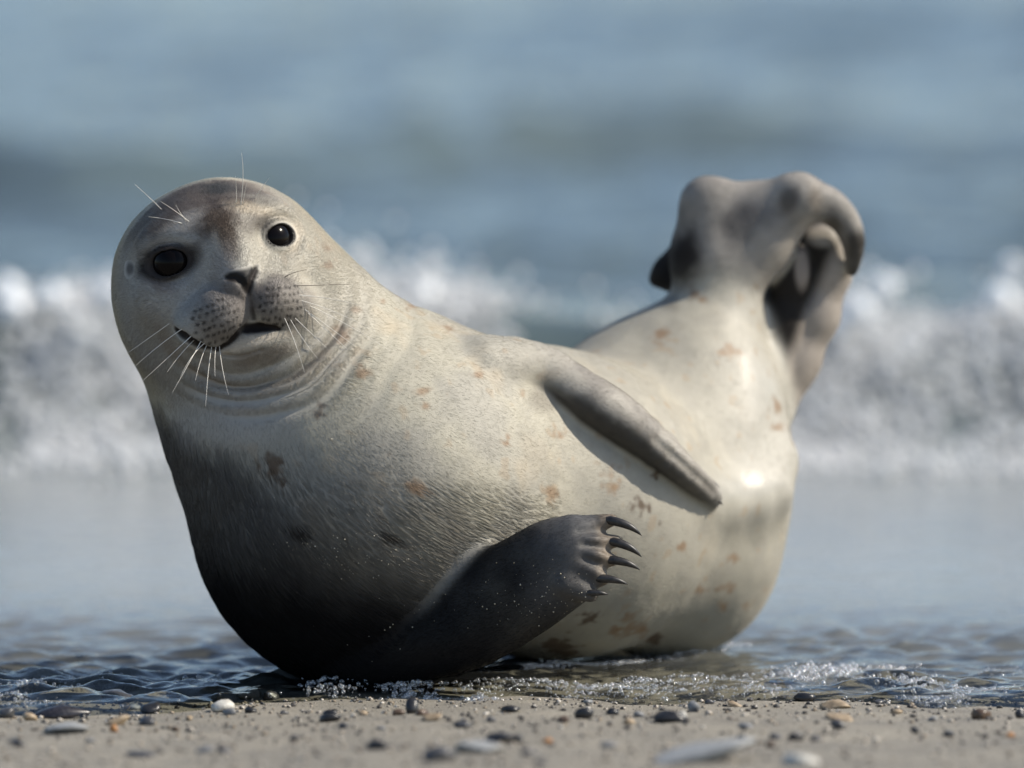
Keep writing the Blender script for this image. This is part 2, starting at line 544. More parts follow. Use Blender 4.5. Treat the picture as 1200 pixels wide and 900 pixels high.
def hind_flippers(p):
    n = HF_N
    d = chain(p, [(842, 372, W0, 50), (832, 300, W0 - 5, 42), (829, 240, W0 - 15, 30)], n, 1.25, 30)
    d = smin(d, chain(p, [(850, 340, W0, 34), (895, 280, W0 - 10, 31), (934, 234, W0 - 20, 27)], n, 1.4, 30), 30)
    d = smin(d, chain(p, [(832, 242, W0 - 15, 28), (885, 246, W0 - 10, 30), (934, 234, W0 - 20, 26)], n, 1.4, 16), 24)
    d = smin(d, ell(p, V(866, 285, W0 - 6), A3(48, 52, 24)), 26)
    d = smin(d, chain(p, spline([(934, 233, W0 - 20, 25), (966, 239, W0 - 12, 20), (988, 256, W0 - 2, 16), (1000, 284, W0 + 6, 12), (999, 318, W0 + 16, 5)], 3), n, 1.2, 5), 10)
    # the other hind flipper, folded behind
    wb = W0 + 50
    e = chain(p, [(905, 470, wb - 6, 30), (930, 424, wb, 27), (955, 370, wb, 25), (972, 318, wb - 4, 22), (964, 286, wb - 8, 21), (944, 280, wb - 16, 17)], n, 1.1, 24)
    e = smin(e, chain(p, [(900, 440, wb - 16, 32), (916, 380, wb - 14, 24), (927, 322, wb - 22, 20), (929, 302, wb - 28, 17)], n, 1.1, 24), 6)
    e = smin(e, chain(p, [(915, 430, wb + 14, 34), (945, 360, wb + 18, 28), (950, 320, wb + 16, 20)], n, 1.2, 12), 10)
    e = smin(e, chain(p, [(880, 440, wb - 30, 40), (905, 370, wb - 6, 30), (925, 320, wb + 6, 22)], n, 1.5, 12), 10)
    # its inner edge peeping out on the far side of the tail
    g = chain(p, [(812, 335, W0 + 66, 22), (782, 320, W0 + 70, 17), (768, 328, W0 + 72, 8)], n, 1.2, 10)
    g = smin(g, chain(p, [(800, 300, W0 + 60, 20), (782, 306, W0 + 70, 9)], n, 1.2, 8), 12)
    return d, smin(e, g, 6)

BOX = {}
for nm, pts in (('h', [H(0, 0, 20)]), ('lf', [V(x, y, w) for x, y, w, r in LF]), ('uf', [V(x, y, w) for x, y, w, r in UF]),
                ('hf', [V(760, 340, W0), V(1000, 210, W0), V(900, 470, W0 + 60)])):
    pad = {'h': 200, 'lf': 115, 'uf': 105, 'hf': 100}[nm]
    BOX[nm] = (np.min(pts, 0) - pad, np.max(pts, 0) + pad)
def in_box(p, nm):
    return ((p > BOX[nm][0]) & (p < BOX[nm][1])).all(1)
def field(p):
    d = body_field(p)
    for nm in ('h', 'lf', 'uf', 'hf'):
        i = np.flatnonzero(in_box(p, nm))
        if not len(i):
            continue
        q, e = p[i], d[i]
        if nm == 'h':
            e = smin(e, head_field(q), 44)
        elif nm == 'lf':
            e = smin(e, lower_flipper(q), 20)
        elif nm == 'uf':
            e = smin(e, upper_flipper(q), 10)
        else:
            ha, hb = hind_flippers(q)
            e = smin(smin(e, hb, 26), ha, 18)
        d[i] = e
    return d

def grow(vox):
    lo = np.array([-500, -390, -190], dtype=f32)
    hi = np.array([450, 270, 620], dtype=f32)
    B = 8
    nb = np.ceil((hi - lo) / (vox * B)).astype(int)
    # coarse look at block centres
    ci = np.stack(np.meshgrid(*[np.arange(n) for n in nb], indexing='ij'), -1).reshape(-1, 3)
    cc = lo + (ci + 0.5) * (vox * B)
    cd_ = np.concatenate([field(c.astype(f32)) for c in np.array_split(cc, 8)])
    act = np.abs(cd_) < vox * B * 1.35
    shape = nb * B + 1
    vals = np.full(shape, 50, dtype=f32)
    sgn = np.where(cd_ < 0, -50, 50).astype(f32)
    v6 = vals[:-1, :-1, :-1].reshape(nb[0], B, nb[1], B, nb[2], B)
    v6[...] = sgn.reshape(nb)[:, None, :, None, :, None]
    off = np.stack(np.meshgrid(*[np.arange(B)] * 3, indexing='ij'), -1).reshape(-1, 3)
    ab = ci[act]
    for chunk in np.array_split(ab, max(1, len(ab) // 400)):
        gi = (chunk[:, None, :] * B + off[None]).reshape(-1, 3)
        vals[gi[:, 0], gi[:, 1], gi[:, 2]] = field((lo + gi * vox).astype(f32))
    ins = vals < 0
    n = [s - 1 for s in shape]
    cnt = np.zeros(n, dtype=np.uint8)
    for dx in (0, 1):
        for dy in (0, 1):
            for dz in (0, 1):
                cnt += ins[dx:dx + n[0], dy:dy + n[1], dz:dz + n[2]]
    cells = np.argwhere((cnt > 0) & (cnt < 8))
    del cnt
    corner = np.array([[i, j, k] for i in (0, 1) for j in (0, 1) for k in (0, 1)])
    acc = np.zeros((len(cells), 3), dtype=f32)
    num = np.zeros(len(cells), dtype=f32)
    for a in range(8):
        for ax_ in range(3):
            if corner[a][ax_] == 0:
                c0 = corner[a]
                c1 = c0.copy(); c1[ax_] = 1
                g0, g1 = cells + c0, cells + c1
                f0 = vals[g0[:, 0], g0[:, 1], g0[:, 2]]
                f1 = vals[g1[:, 0], g1[:, 1], g1[:, 2]]
                cr_ = (f0 < 0) != (f1 < 0)
                t = np.where(cr_, f0 / np.where(cr_, f0 - f1, 1), 0)
                pt = c0 + t[:, None] * (c1 - c0)
                acc += np.where(cr_[:, None], pt, 0)
                num += cr_
    verts = lo + (cells + acc / num[:, None]) * vox
    idx = np.full(n, -1, dtype=np.int32)
    idx[cells[:, 0], cells[:, 1], cells[:, 2]] = np.arange(len(cells))
    faces = []
    for ax_ in range(3):
        u, v = (ax_ + 1) % 3, (ax_ + 2) % 3
        s0 = [slice(None)] * 3; s1 = [slice(None)] * 3
        s0[ax_] = slice(0, -1); s1[ax_] = slice(1, None)
        a0, a1_ = ins[tuple(s0)], ins[tuple(s1)]
        e = np.argwhere(a0 != a1_)
        ok = (e[:, u] > 0) & (e[:, v] > 0) & (e[:, u] < n[u]) & (e[:, v] < n[v])
        e = e[ok]
        st = a0[e[:, 0], e[:, 1], e[:, 2]]
        du = np.zeros(3, int); du[u] = 1
        dv = np.zeros(3, int); dv[v] = 1
        q = [e - du - dv, e - dv, e, e - du]
        q = np.stack([idx[x[:, 0], x[:, 1], x[:, 2]] for x in q], 1)
        q[~st] = q[~st][:, ::-1]
        faces.append(q)
    faces = np.concatenate(faces)
    faces = faces[(faces >= 0).all(1)]
    # model frame is left-handed against the world (w away): keep outward order
    return verts.astype(f32), faces[:, ::-1]
SV, SF = grow(VOX)
# even out the skin a little
def smooth_mesh(v, f, it, lam=0.5):
    e = np.concatenate([f[:, [0, 1]], f[:, [1, 2]], f[:, [2, 3]], f[:, [3, 0]]])
    deg = np.bincount(e[:, 0], minlength=len(v)) + np.bincount(e[:, 1], minlength=len(v))
    for k in range(it):
        acc = np.zeros_like(v)
        for c in range(3):
            acc[:, c] = np.bincount(e[:, 0], v[e[:, 1], c], len(v)) + np.bincount(e[:, 1], v[e[:, 0], c], len(v))
        v = v + lam * (acc / deg[:, None] - v)
    return v.astype(f32)
SV = smooth_mesh(SV, SF, 2, 0.5)
def vnormals(v, f):
    n = np.cross(v[f[:, 2]] - v[f[:, 0]], v[f[:, 3]] - v[f[:, 1]])
    out_ = np.zeros_like(v)
    for k in range(4):
        for c in range(3):
            out_[:, c] += np.bincount(f[:, k], n[:, c], len(v))
    out_ /= np.linalg.norm(out_, axis=1)[:, None] + 1e-9
    return out_
SN = -vnormals(SV, SF)      # outward in the model frame (see the handedness note)
if np.mean((SN * (SV - SV.mean(0))).sum(1)) < 0:
    SN = -SN
# folds of the throat: rings of loose skin round the muzzle
def skin_detail():
    global SV, SN
    px, py = to_px(SV)
    front = SN[:, 2] < 0.35
    dx, dy = px - 292, py - 345
    rho = np.sqrt((dx * 0.98) ** 2 + (dy * 1.02) ** 2) + 18 * (vnoise(SV, 60, 5) - 0.5)
    ang = np.degrees(np.arctan2(dy, dx))            # 90 = straight down, 0 = right
    win = sstep(-32, 10, ang) * sstep(158, 120, ang) * front
    disp = np.zeros(len(SV))
    for r0, a, s_, lo_, hi_ in ((92, 2.0, 5, 0, 150), (110, 5.0, 6, 0, 150), (127, 2.4, 6, 15, 130), (147, 3.2, 7, 10, 112), (168, 0.8, 7, -10, 80), (188, 1.6, 8, -30, 70)):
        w_ = sstep(lo_, lo_ + 25, ang) * sstep(hi_, hi_ - 30, ang)
        disp -= a * np.exp(-((rho - r0) / s_) ** 2) * w_
    disp += 2.2 * np.exp(-((rho - 119) / 7) ** 2)
    disp += 1.5 * np.exp(-((rho - 136) / 7) ** 2)
    disp *= win
    # soft unevenness of fat under the coat, finer crinkle on the flippers
    body = 4.0 * (fbm(SV, 120, 2, 2) - 0.5) + 2.0 * (fbm(SV, 34, 8, 2) - 0.5)
    q = to_head(SV)
    onhead = sstep(20, 90, q[:, 2]) * sstep(150, 90, np.abs(q[:, 0])) * sstep(-190, -90, q[:, 1])
    SV = (SV + SN * (disp + body * (1 - 0.8 * onhead))[:, None]).astype(f32)
    SN = vnormals(SV, SF) * NSIGN
NSIGN = 1.0 if np.mean((vnormals(SV, SF) * SN).sum(1)) > 0 else -1.0
skin_detail()

# ---- coat colours (pigment and wetness of the fur, plus some painted light and shade)
PX, PY = to_px(SV)
Q = to_head(SV)
dB = body_field(SV)
far_ = np.full(len(SV), 500, dtype=f32)
def part_d(nm, fn):
    d = far_.copy()
    i = in_box(SV, nm)
    d[i] = fn(SV[i])
    return d
dLF, dUF = part_d('lf', lower_flipper), part_d('uf', upper_flipper)
dHA, dHB = part_d('hf', lambda p: hind_flippers(p)[0]), part_d('hf', lambda p: hind_flippers(p)[1])
wLF = sstep(10, -2, dLF) * sstep(6, 26, dB + 8)
wUF = sstep(7, 1, dUF) * sstep(0, 9, dB)
wHA = sstep(6, 0, dHA) * sstep(2, 40, dB)
wHB = sstep(6, 0, dHB) * sstep(2, 30, dB) * (dHB < dHA + 2)
nA, nB, nC = fbm(SV, 90, 1, 4), fbm(SV, 26, 6, 3), fbm(SV, 9, 12, 2)
cream, grey, wet, black = A3(0.425, 0.395, 0.312), A3(0.345, 0.325, 0.275), A3(0.070, 0.066, 0.064), A3(0.010, 0.010, 0.011)
def mixv(c, col, w):
    return c + (np.asarray(col, dtype=f32) - c) * np.asarray(w)[:, None]
C = np.tile(cream, (len(SV), 1)).astype(f32)
C = mixv(C, grey, sstep(0.42, 0.62, nA) * 0.8)
C = mixv(C, (0.50, 0.41, 0.28), sstep(0.55, 0.75, fbm(SV, 55, 21, 3)) * 0.5 * sstep(300, 420, PX))
# back of neck and flank a little greyer, right hip lightened where its sun highlight is painted in
C = mixv(C, (0.37, 0.345, 0.285), sstep(560, 720, PX) * 0.75)
C = mixv(C, (0.30, 0.28, 0.235), sstep(0.45, 0.65, fbm(SV, 34, 71, 4)) * 0.45 * sstep(420, 560, PX))
C = mixv(C, (0.46, 0.435, 0.375), sstep(830, 890, PX) * sstep(640, 560, PY) * 0.7)
# wet chest: the line the water reached
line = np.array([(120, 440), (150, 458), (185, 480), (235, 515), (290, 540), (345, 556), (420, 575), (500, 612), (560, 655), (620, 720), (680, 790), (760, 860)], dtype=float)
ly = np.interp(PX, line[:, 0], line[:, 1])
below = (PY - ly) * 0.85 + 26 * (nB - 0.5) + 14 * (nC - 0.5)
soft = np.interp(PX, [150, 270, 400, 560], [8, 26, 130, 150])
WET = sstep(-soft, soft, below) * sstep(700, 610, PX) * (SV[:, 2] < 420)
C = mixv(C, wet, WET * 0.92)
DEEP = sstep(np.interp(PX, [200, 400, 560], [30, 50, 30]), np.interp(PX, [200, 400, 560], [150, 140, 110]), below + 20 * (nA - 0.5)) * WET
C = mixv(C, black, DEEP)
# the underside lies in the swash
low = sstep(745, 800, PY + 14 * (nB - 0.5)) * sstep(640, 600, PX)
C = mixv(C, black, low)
# rust and brown flecks
SPOTS = [(320, 546, 11, 1), (331, 563, 5, 1), (348, 625, 12, 2), (455, 531, 8, 0), (495, 457, 6, 0), (497, 475, 5, 0), (486, 570, 8, 0), (592, 512, 6, 0), (594, 520, 5, 0), (655, 505, 8, 0),
         (372, 487, 8, 1), (740, 733, 12, 0), (722, 741, 8, 0), (752, 742, 8, 0), (766, 748, 6, 1), (850, 690, 7, 0), (848, 712, 5, 0), (752, 591, 8, 1), (778, 611, 5, 1), (766, 556, 7, 1), (714, 566, 12, 0),
         (810, 345, 8, 0), (822, 352, 6, 0), (855, 412, 9, 0), (880, 340, 7, 0), (772, 394, 8, 0), (905, 478, 9, 0), (913, 500, 7, 0), (385, 312, 7, 0), (400, 388, 8, 0), (405, 398, 6, 0), (428, 436, 9, 0),
         (416, 362, 6, 0), (382, 290, 6, 0), (448, 352, 5, 0), (480, 358, 6, 0), (524, 384, 6, 0), (645, 578, 9, 0), (655, 760, 15, 1), (690, 720, 9, 1), (520, 700, 4, 2), (455, 632, 8, 2), (860, 655, 6, 0), (800, 640, 5, 0), (875, 710, 6, 0), (610, 465, 5, 0), (560, 440, 5, 0), (820, 690, 6, 0), (700, 540, 5, 0)]
for x, y, r, kind in SPOTS:
    d = np.sqrt((PX - x) ** 2 + ((PY - y) * 1.15) ** 2) + 1.5 * r * (nC - 0.5) * 2 + 1.3 * r * (nB - 0.5) * 2
    w_ = sstep(r * 1.4, -r * 0.3 if kind == 0 else r * 0.4, d) * (SN[:, 2] < 0.3)
    C = mixv(C, [(0.25, 0.145, 0.068), (0.095, 0.06, 0.036), (0.020, 0.016, 0.014)][kind], w_ * (0.72 if kind == 0 else 0.85))
# scattered faint flecks over the flank
fl = sstep(0.70, 0.80, fbm(SV, 16, 31, 2)) * (1 - WET)
C = mixv(C, (0.34, 0.22, 0.11), fl * 0.28)

# face
hx, hy, hz = Q[:, 0], Q[:, 1], Q[:, 2]
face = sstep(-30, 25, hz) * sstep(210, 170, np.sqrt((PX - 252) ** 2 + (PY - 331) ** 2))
C = mixv(C, (0.31, 0.305, 0.30), sstep(70, -50, hx) * face * 0.75)  # left half of the face greyed: its shade put into the coat
C = mixv(C, (0.40, 0.37, 0.325), face * sstep(-20, 60, hx) * 0.4)  # sunward half painted warmer and lighter
nF = fbm(SV, 16, 40, 3)
def blob(cx, cy_, rx, ry, rot=0.0, soft_=0.5, noise_=0.35, px=True):
    X, Y = (PX - cx, PY - cy_) if px else (hx - cx, hy - cy_)
    c_, s_ = math.cos(rot), math.sin(rot)
    d = np.sqrt(((X * c_ + Y * s_) / rx) ** 2 + ((-X * s_ + Y * c_) / ry) ** 2) + noise_ * (nF - 0.5) * 2
    return sstep(1 + soft_, 1 - soft_, d) * (hz > 0)
brown = (0.060, 0.043, 0.032)
C = mixv(C, (0.20, 0.165, 0.135), blob(236, 240, 70, 34, 0.0, 0.7, 0.7) * 0.65)
C = mixv(C, brown, blob(252, 256, 24, 25, 0.2, 0.6, 0.5) * 0.9)          # brow patch running to the nose
C = mixv(C, brown, blob(266, 278, 12, 26, -0.35, 0.5) * 0.8)
C = mixv(C, (0.10, 0.08, 0.065), blob(184, 262, 44, 17, -0.55, 0.6) * 0.75)   # dark crown over the left eye
C = mixv(C, (0.16, 0.13, 0.11), blob(245, 228, 60, 18, 0.0, 0.6, 0.6) * 0.7)
C = mixv(C, (0.055, 0.065, 0.07), blob(256, 222, 22, 6, 0.0, 0.6, 0.7) * 0.7)
C = mixv(C, (0.56, 0.53, 0.48), blob(214, 262, 26, 8, -0.5, 0.6, 0.6) * 0.5)
C = mixv(C, (0.60, 0.51, 0.38), blob(300, 247, 30, 7, 0.2, 0.6) * 0.6)   # pale brow over the right eye
C = mixv(C, (0.085, 0.072, 0.06), blob(307, 263, 19, 12, 0.1, 0.7, 0.5) * 0.85)
C = mixv(C, (0.58, 0.50, 0.39), blob(345, 280, 8, 18, 0.1, 0.6) * 0.6)
C = mixv(C, (0.09, 0.075, 0.065), blob(203, 297, 30, 12, -0.1, 0.5) * 0.85)
C = mixv(C, (0.20, 0.15, 0.115), blob(185, 328, 20, 12, 0.3, 0.8, 0.6) * 0.6)
C = mixv(C, (0.24, 0.215, 0.20), blob(262, 310, 14, 22, 0.1, 0.6) * 0.5)
# muzzle: grey pads, black nose and lips
pad = blob(262, 366, 36, 40, 0.3, 0.35) + blob(330, 356, 34, 36, 0.3, 0.35)
C = mixv(C, (0.185, 0.165, 0.148), np.clip(pad, 0, 1) * 0.8)
C = mixv(C, (0.13, 0.11, 0.10), np.clip(blob(280, 345, 20, 20, 0, 0.7) + blob(310, 345, 16, 18, 0, 0.7), 0, 1) * 0.6)
nose_poly = [(264, 324), (271, 320), (281, 319), (289, 317), (296, 314), (302, 312), (302, 317), (297, 328), (293, 345), (289, 343), (281, 332), (268, 328)]
def in_poly(poly, grow_):
    # signed distance to a polygon drawn on the face
    P = np.stack([PX, PY], 1)
    d = np.full(len(P), 1e9); ins = np.zeros(len(P), bool)
    for (x0, y0_), (x1, y1_) in zip(poly, poly[1:] + poly[:1]):
        e = np.array([x1 - x0, y1_ - y0_], float)
        w_ = P - np.array([x0, y0_])
        t = np.clip((w_ @ e) / (e @ e), 0, 1)
        d = np.minimum(d, np.linalg.norm(w_ - t[:, None] * e, axis=1))
        cond = ((y0_ > PY) != (y1_ > PY)) & (PX < (x1 - x0) * (PY - y0_) / (y1_ - y0_ + 1e-9) + x0)
        ins ^= cond
    d = np.where(ins, -d, d)
    return sstep(grow_ + 3, grow_ - 3, d + 3.5 * (nC - 0.5)) * (hz > 20)
NOSE = in_poly(nose_poly, 1.6)
C = mixv(C, (0.010, 0.010, 0.011), NOSE * 0.97)
C = mixv(C, (0.075, 0.07, 0.068), blob(284, 319, 8, 4, 0.0, 0.6) * 0.3)
i_g = ((SV > _gmin) & (SV < _gmax)).all(1)
gd = np.full(len(SV), 99.0)
LIP = np.zeros(len(SV))
for k_, (a, b_, r0, r1) in enumerate(GROOVES):
    inner = k_ >= len(GROOVES) - 4
    d = seg(SV[i_g], a, b_, r0, r1)
    w_ = sstep(3.0 if k_ < 3 else 2.0, -0.5 if k_ < 6 else -1.2, d) * (0.40 if inner else 1.0)
    LIP[i_g] = np.maximum(LIP[i_g], w_)
C = mixv(C, (0.020, 0.016, 0.014), LIP)
GAPE = in_poly([(278, 392), (289, 381), (304, 378), (322, 384), (318, 389), (304, 391), (290, 392)], 0.3)
C = mixv(C, (0.012, 0.010, 0.010), GAPE)
low_lip = in_poly([(258, 411), (270, 405), (285, 396), (304, 392), (334, 390), (346, 386), (344, 391), (322, 399), (300, 407), (280, 413), (264, 416)], -0.5)
C = mixv(C, (0.50, 0.44, 0.36), low_lip * 0.7)
# dots the whiskers grow from, in rows over the pads
DOTS = []
for side in (-1, 1):
    for row in range(6):
        for k in range(8):
            X = side * (14 + 6.6 * k + (row % 2) * 3.0)
            Y = -20 - 8.4 * row - 0.9 * k + rng.normal(0, 0.8)
            if abs(X) > 68 or (row == 0 and k < 2) or (row == 5 and (k < 1 or k > 6)):
                continue
            DOTS.append((X + rng.normal(0, 0.9), Y))
DOT = np.zeros(len(SV))
mz = (hz > 60) & (np.abs(hx) < 78) & (hy < -8) & (hy > -82)
for X, Y in DOTS:
    d = np.sqrt((hx[mz] - X) ** 2 + (hy[mz] - Y) ** 2)
    DOT[mz] = np.maximum(DOT[mz], sstep(2.9, 1.2, d))
C = mixv(C, (0.022, 0.019, 0.018), DOT * 0.8 * (0.6 + 0.8 * nC) * (1 - low_lip))
# eyelids and the skin round the eyes
M_ = np.stack([np.abs(hx), hy, hz], 1) - EYE
ez_, ex_, ey_ = dot(M_, ED), dot(M_, EX), dot(M_, EY)
rr_ = np.sqrt((ex_ / np.where(hx < 0, 1.42, 1.2)) ** 2 + ((ey_ + 1) / 0.80) ** 2)
LID = sstep(20.0, 17.0, rr_) * (ez_ > -12) * (ez_ < 30)
C = mixv(C, (0.010, 0.009, 0.009), np.maximum(LID, sstep(24, 19, rr_ + 4 * (nF - 0.5)) * (hx < 0) * (ez_ > -8)))
DARKRING = sstep(35, 20, rr_ + 7 * (nF - 0.5)) * (ez_ > -5) * (hx < 0)
C = mixv(C, (0.035, 0.030, 0.028), DARKRING * 0.95 * (0.75 + 0.5 * nF))
C = mixv(C, (0.50, 0.45, 0.37), sstep(3.5, 0, np.abs(rr_ - 24)) * (hx > 0) * (ez_ > -5) * (ey_ < 4) * 0.5)
EARH = blob(153, 315, 5, 10, 0.1, 0.5, 0.3)
C = mixv(C, (0.06, 0.055, 0.055), EARH)
# throat folds hold a brown tint
rho_ = np.sqrt((PX - 292) ** 2 + (PY - 345) ** 2)
C = mixv(C, (0.22, 0.175, 0.13), sstep(10, 3, np.abs(rho_ - 111)) * sstep(350, 430, PY) * 0.45 * (SN[:, 2] < 0))
C = mixv(C, (0.15, 0.115, 0.085), blob(306, 418, 34, 10, -0.25, 0.5) * 0.6)

# flippers
TAILSHADE = sstep(1.5, 0.3, np.sqrt((((PX - 800) * 0.97 + (PY - 308) * 0.24) / 22) ** 2 + (((PY - 308) * 0.97 - (PX - 800) * 0.24) / 44) ** 2) + 1.1 * (nB - 0.5) + 0.6 * (nA - 0.5)) * (SV[:, 2] > 300)  # shaded left side of the tail root, painted dark
lfc = np.tile(A3(0.011, 0.0105, 0.011), (len(SV), 1))
lfc = mixv(lfc, (0.045, 0.044, 0.047), sstep(590, 670, PX + 40 * (nB - 0.5)) * sstep(735, 690, PY))
lfc = mixv(lfc, (0.095, 0.094, 0.096), sstep(610, 690, PX) * sstep(690, 610, PY + 30 * (nB - 0.5)) * sstep(0.35, 0.6, nA * 0.4 + nB * 0.6))
lfc = mixv(lfc, (0.26, 0.20, 0.14), sstep(692, 716, PX + 14 * (nC - 0.5)) * 0.7)
C = C + (lfc - C) * wLF[:, None]
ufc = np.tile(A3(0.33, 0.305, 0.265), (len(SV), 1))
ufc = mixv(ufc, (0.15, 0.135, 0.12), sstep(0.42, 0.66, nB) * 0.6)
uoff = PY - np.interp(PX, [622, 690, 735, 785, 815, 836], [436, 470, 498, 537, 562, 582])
ufc = mixv(ufc, (0.030, 0.027, 0.025), sstep(-10, 10, uoff + 8 * (nC - 0.5)) * np.interp(PX, [600, 632, 760, 830], [0, 0.98, 0.9, 0.55]))  # underside darkened: dark fur plus its shade, both in the colour
C = mixv(C, (0.10, 0.085, 0.07), blob(638, 462, 16, 22, -0.6, 0.6, 0.3) * 0 + sstep(1.5, 0.5, np.sqrt(((PX - 640) / 20) ** 2 + ((PY - 466) / 16) ** 2)) * 0.5 * (SV[:, 2] < 250))  # armpit hollow darkened, its shade painted on
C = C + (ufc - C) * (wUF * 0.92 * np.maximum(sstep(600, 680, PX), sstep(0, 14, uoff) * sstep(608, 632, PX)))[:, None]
hfc = np.tile(A3(0.31, 0.285, 0.255), (len(SV), 1))
hfc = mixv(hfc, (0.10, 0.095, 0.09), sstep(0.36, 0.72, fbm(SV, 60, 50, 4)) * 0.85)
hfc = mixv(hfc, (0.13, 0.125, 0.13), sstep(1.4, 0.2, np.sqrt(((PX - 884) / 34) ** 2 + ((PY - 250) / 20) ** 2) + 0.5 * (nB - 0.5)) * 0.6)  # hollow between the knuckles, shaded by colour alone
hfc = mixv(hfc, (0.022, 0.020, 0.020), sstep(822, 796, PX - (PY - 300) * 0.1) * sstep(262, 300, PY) * sstep(360, 335, PY + (PX - 800) * 0.4))  # same shaded left side, painted on the flipper
hfc = mixv(hfc, (0.030, 0.025, 0.022), sstep(985, 998, PX) * sstep(262, 280, PY))
def oval(cx, cy_, rx, ry, rot=0.0, n_=0.6):
    X, Y = PX - cx, PY - cy_
    c_, s_ = math.cos(rot), math.sin(rot)
    return sstep(1.45, 0.3, np.sqrt(((X * c_ + Y * s_) / rx) ** 2 + ((-X * s_ + Y * c_) / ry) ** 2) + n_ * (nB - 0.5))
hfc = mixv(hfc, (0.42, 0.37, 0.31), oval(915, 296, 46, 9, -0.86) * 0.8)  # sunlit ridge along the lower edge, painted lighter
hfc = mixv(hfc, (0.075, 0.068, 0.066), oval(866, 262, 22, 30, 0.5) * 0.75)  # this oval and the next: shading of hollows put into the colour
hfc = mixv(hfc, (0.055, 0.047, 0.043), oval(924, 234, 13, 17, 0.2) * 0.85)
hfc = mixv(hfc, (0.040, 0.032, 0.028), oval(978, 262, 12, 8, 0.6) * 0.8)
hfc = mixv(hfc, (0.20, 0.16, 0.12), oval(955, 232, 9, 20, 0.0) * 0.6)
C = C + (hfc - C) * (wHA * 0.95)[:, None]
hbc = np.tile(A3(0.024, 0.021, 0.019), (len(SV), 1))
hbc = mixv(hbc, (0.38, 0.33, 0.28), sstep(950, 972, PX + (PY - 330) * 0.42) * 0.9)  # lit right side of the outer digit, painted pale
hbc = mixv(hbc, (0.38, 0.32, 0.27), sstep(1.3, 0.6, np.sqrt(((PX - 940) / 9) ** 2 + ((PY - 315) / 26) ** 2)) * 0.7)
hbc = mixv(hbc, (0.40, 0.36, 0.31), sstep(1.3, 0.5, np.sqrt(((PX - 966) / 22) ** 2 + ((PY - 276) / 14) ** 2)) * 0.85)  # lit top of the outer digit, painted pale
C = C + (hbc - C) * wHB[:, None]
C = mixv(C, (0.020, 0.018, 0.018), in_poly([(782, 338), (790, 292), (806, 262), (824, 268), (824, 300), (812, 348)], 1.0) * 0 + TAILSHADE * 0.92)
# fine mottling
C *= (0.92 + 0.10 * nC + 0.06 * vnoise(SV, 3.2, 66))[:, None]
C = np.clip(C, 0.006, 0.8)

BARE = np.clip(NOSE + GAPE + LIP + LID * 1.5 + EARH, 0, 1)
SLICK = np.clip(sstep(1.3, 0.6, np.sqrt(((PX - 882) / 50) ** 2 + ((PY - 584) / 30) ** 2) + 0.5 * (nB - 0.5)) + sstep(1.4, 0.5, np.sqrt(((PX - 892) / 22) ** 2 + ((PY - 440) / 48) ** 2) + 0.6 * (nB - 0.5)), 0, 1) * (SV[:, 2] > 150)
LOCK = np.clip(sstep(0.15, 0.9, WET) * 0.9 * sstep(640, 560, PX) + sstep(1.2, 0.5, np.sqrt(((PX - 560) / 120) ** 2 + ((PY - 608 - (PX - 560) * 0.1) / 48) ** 2) + 0.5 * (nB - 0.5)) * 0.8, 0, 1) * (1 - np.clip(wLF + wUF, 0, 1))
GLOSS = np.clip(WET * 0.8 + low + NOSE * 0.4 + LID + 0.2 * wLF + SLICK * (0.8 + 0.7 * (nB - 0.5)) + 0.25 * sstep(800, 860, PX) * (1 - wHA) * (SV[:, 2] > 150), 0, 1)
GLOSS *= 1 - LID * (hx < 0)

# skin under the coat
m_skin, nt, b = new_mat('seal_coat')
at = nd(nt, 'ShaderNodeAttribute', attribute_name='coat')
ag = nd(nt, 'ShaderNodeAttribute', attribute_name='gloss')
nt.links.new(at.outputs['Color'], b.inputs['Base Color'])
rr = nd(nt, 'ShaderNodeMapRange')
rr.inputs['To Min'].default_value = 0.60; rr.inputs['To Max'].default_value = 0.28
nt.links.new(ag.outputs['Fac'], rr.inputs['Value']); nt.links.new(rr.outputs[0], b.inputs['Roughness'])
lumn = nd(nt, 'ShaderNodeRGBToBW'); nt.links.new(at.outputs['Color'], lumn.inputs[0])
spm = nd(nt, 'ShaderNodeMapRange')                     # black wet pile swallows light, pale hair shines
spm.inputs['From Max'].default_value = 0.2; spm.inputs['To Min'].default_value = 0.05; spm.inputs['To Max'].default_value = 0.5
nt.links.new(lumn.outputs[0], spm.inputs['Value']); nt.links.new(spm.outputs[0], b.inputs['Specular IOR Level'])
tc = nd(nt, 'ShaderNodeTexCoord')
nn = noise(nt, 900, 2, 0.6, tc.outputs['Object'])
bp = nd(nt, 'ShaderNodeBump', Strength=0.35, Distance=0.001)
nt.links.new(nn.outputs[0], bp.inputs['Height']); nt.links.new(bp.outputs[0], b.inputs['Normal'])

SW = to_world(SV)
me = mesh_np('seal', SW, SF, m_skin)
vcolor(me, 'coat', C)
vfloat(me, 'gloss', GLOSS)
seal = link('seal', me, None, label='pale spotted seal with wet black chest, lying curved at the water\'s edge with tail raised', category='seal')

# eyes
m_eye, nt, b = new_mat('seal_eye')
b.inputs['Base Color'].default_value = (0.004, 0.003, 0.003, 1)
b.inputs['Roughness'].default_value = 0.16
b.inputs['Specular IOR Level'].default_value = 0.10
for sx in (-1, 1):
    v = to_world(H(sx * EYE[0], EYE[1], EYE[2])[None] + ICO3[0] * EYE_R)
    link('eye', mesh_np('eye', v, ICO3[1], m_eye), seal)

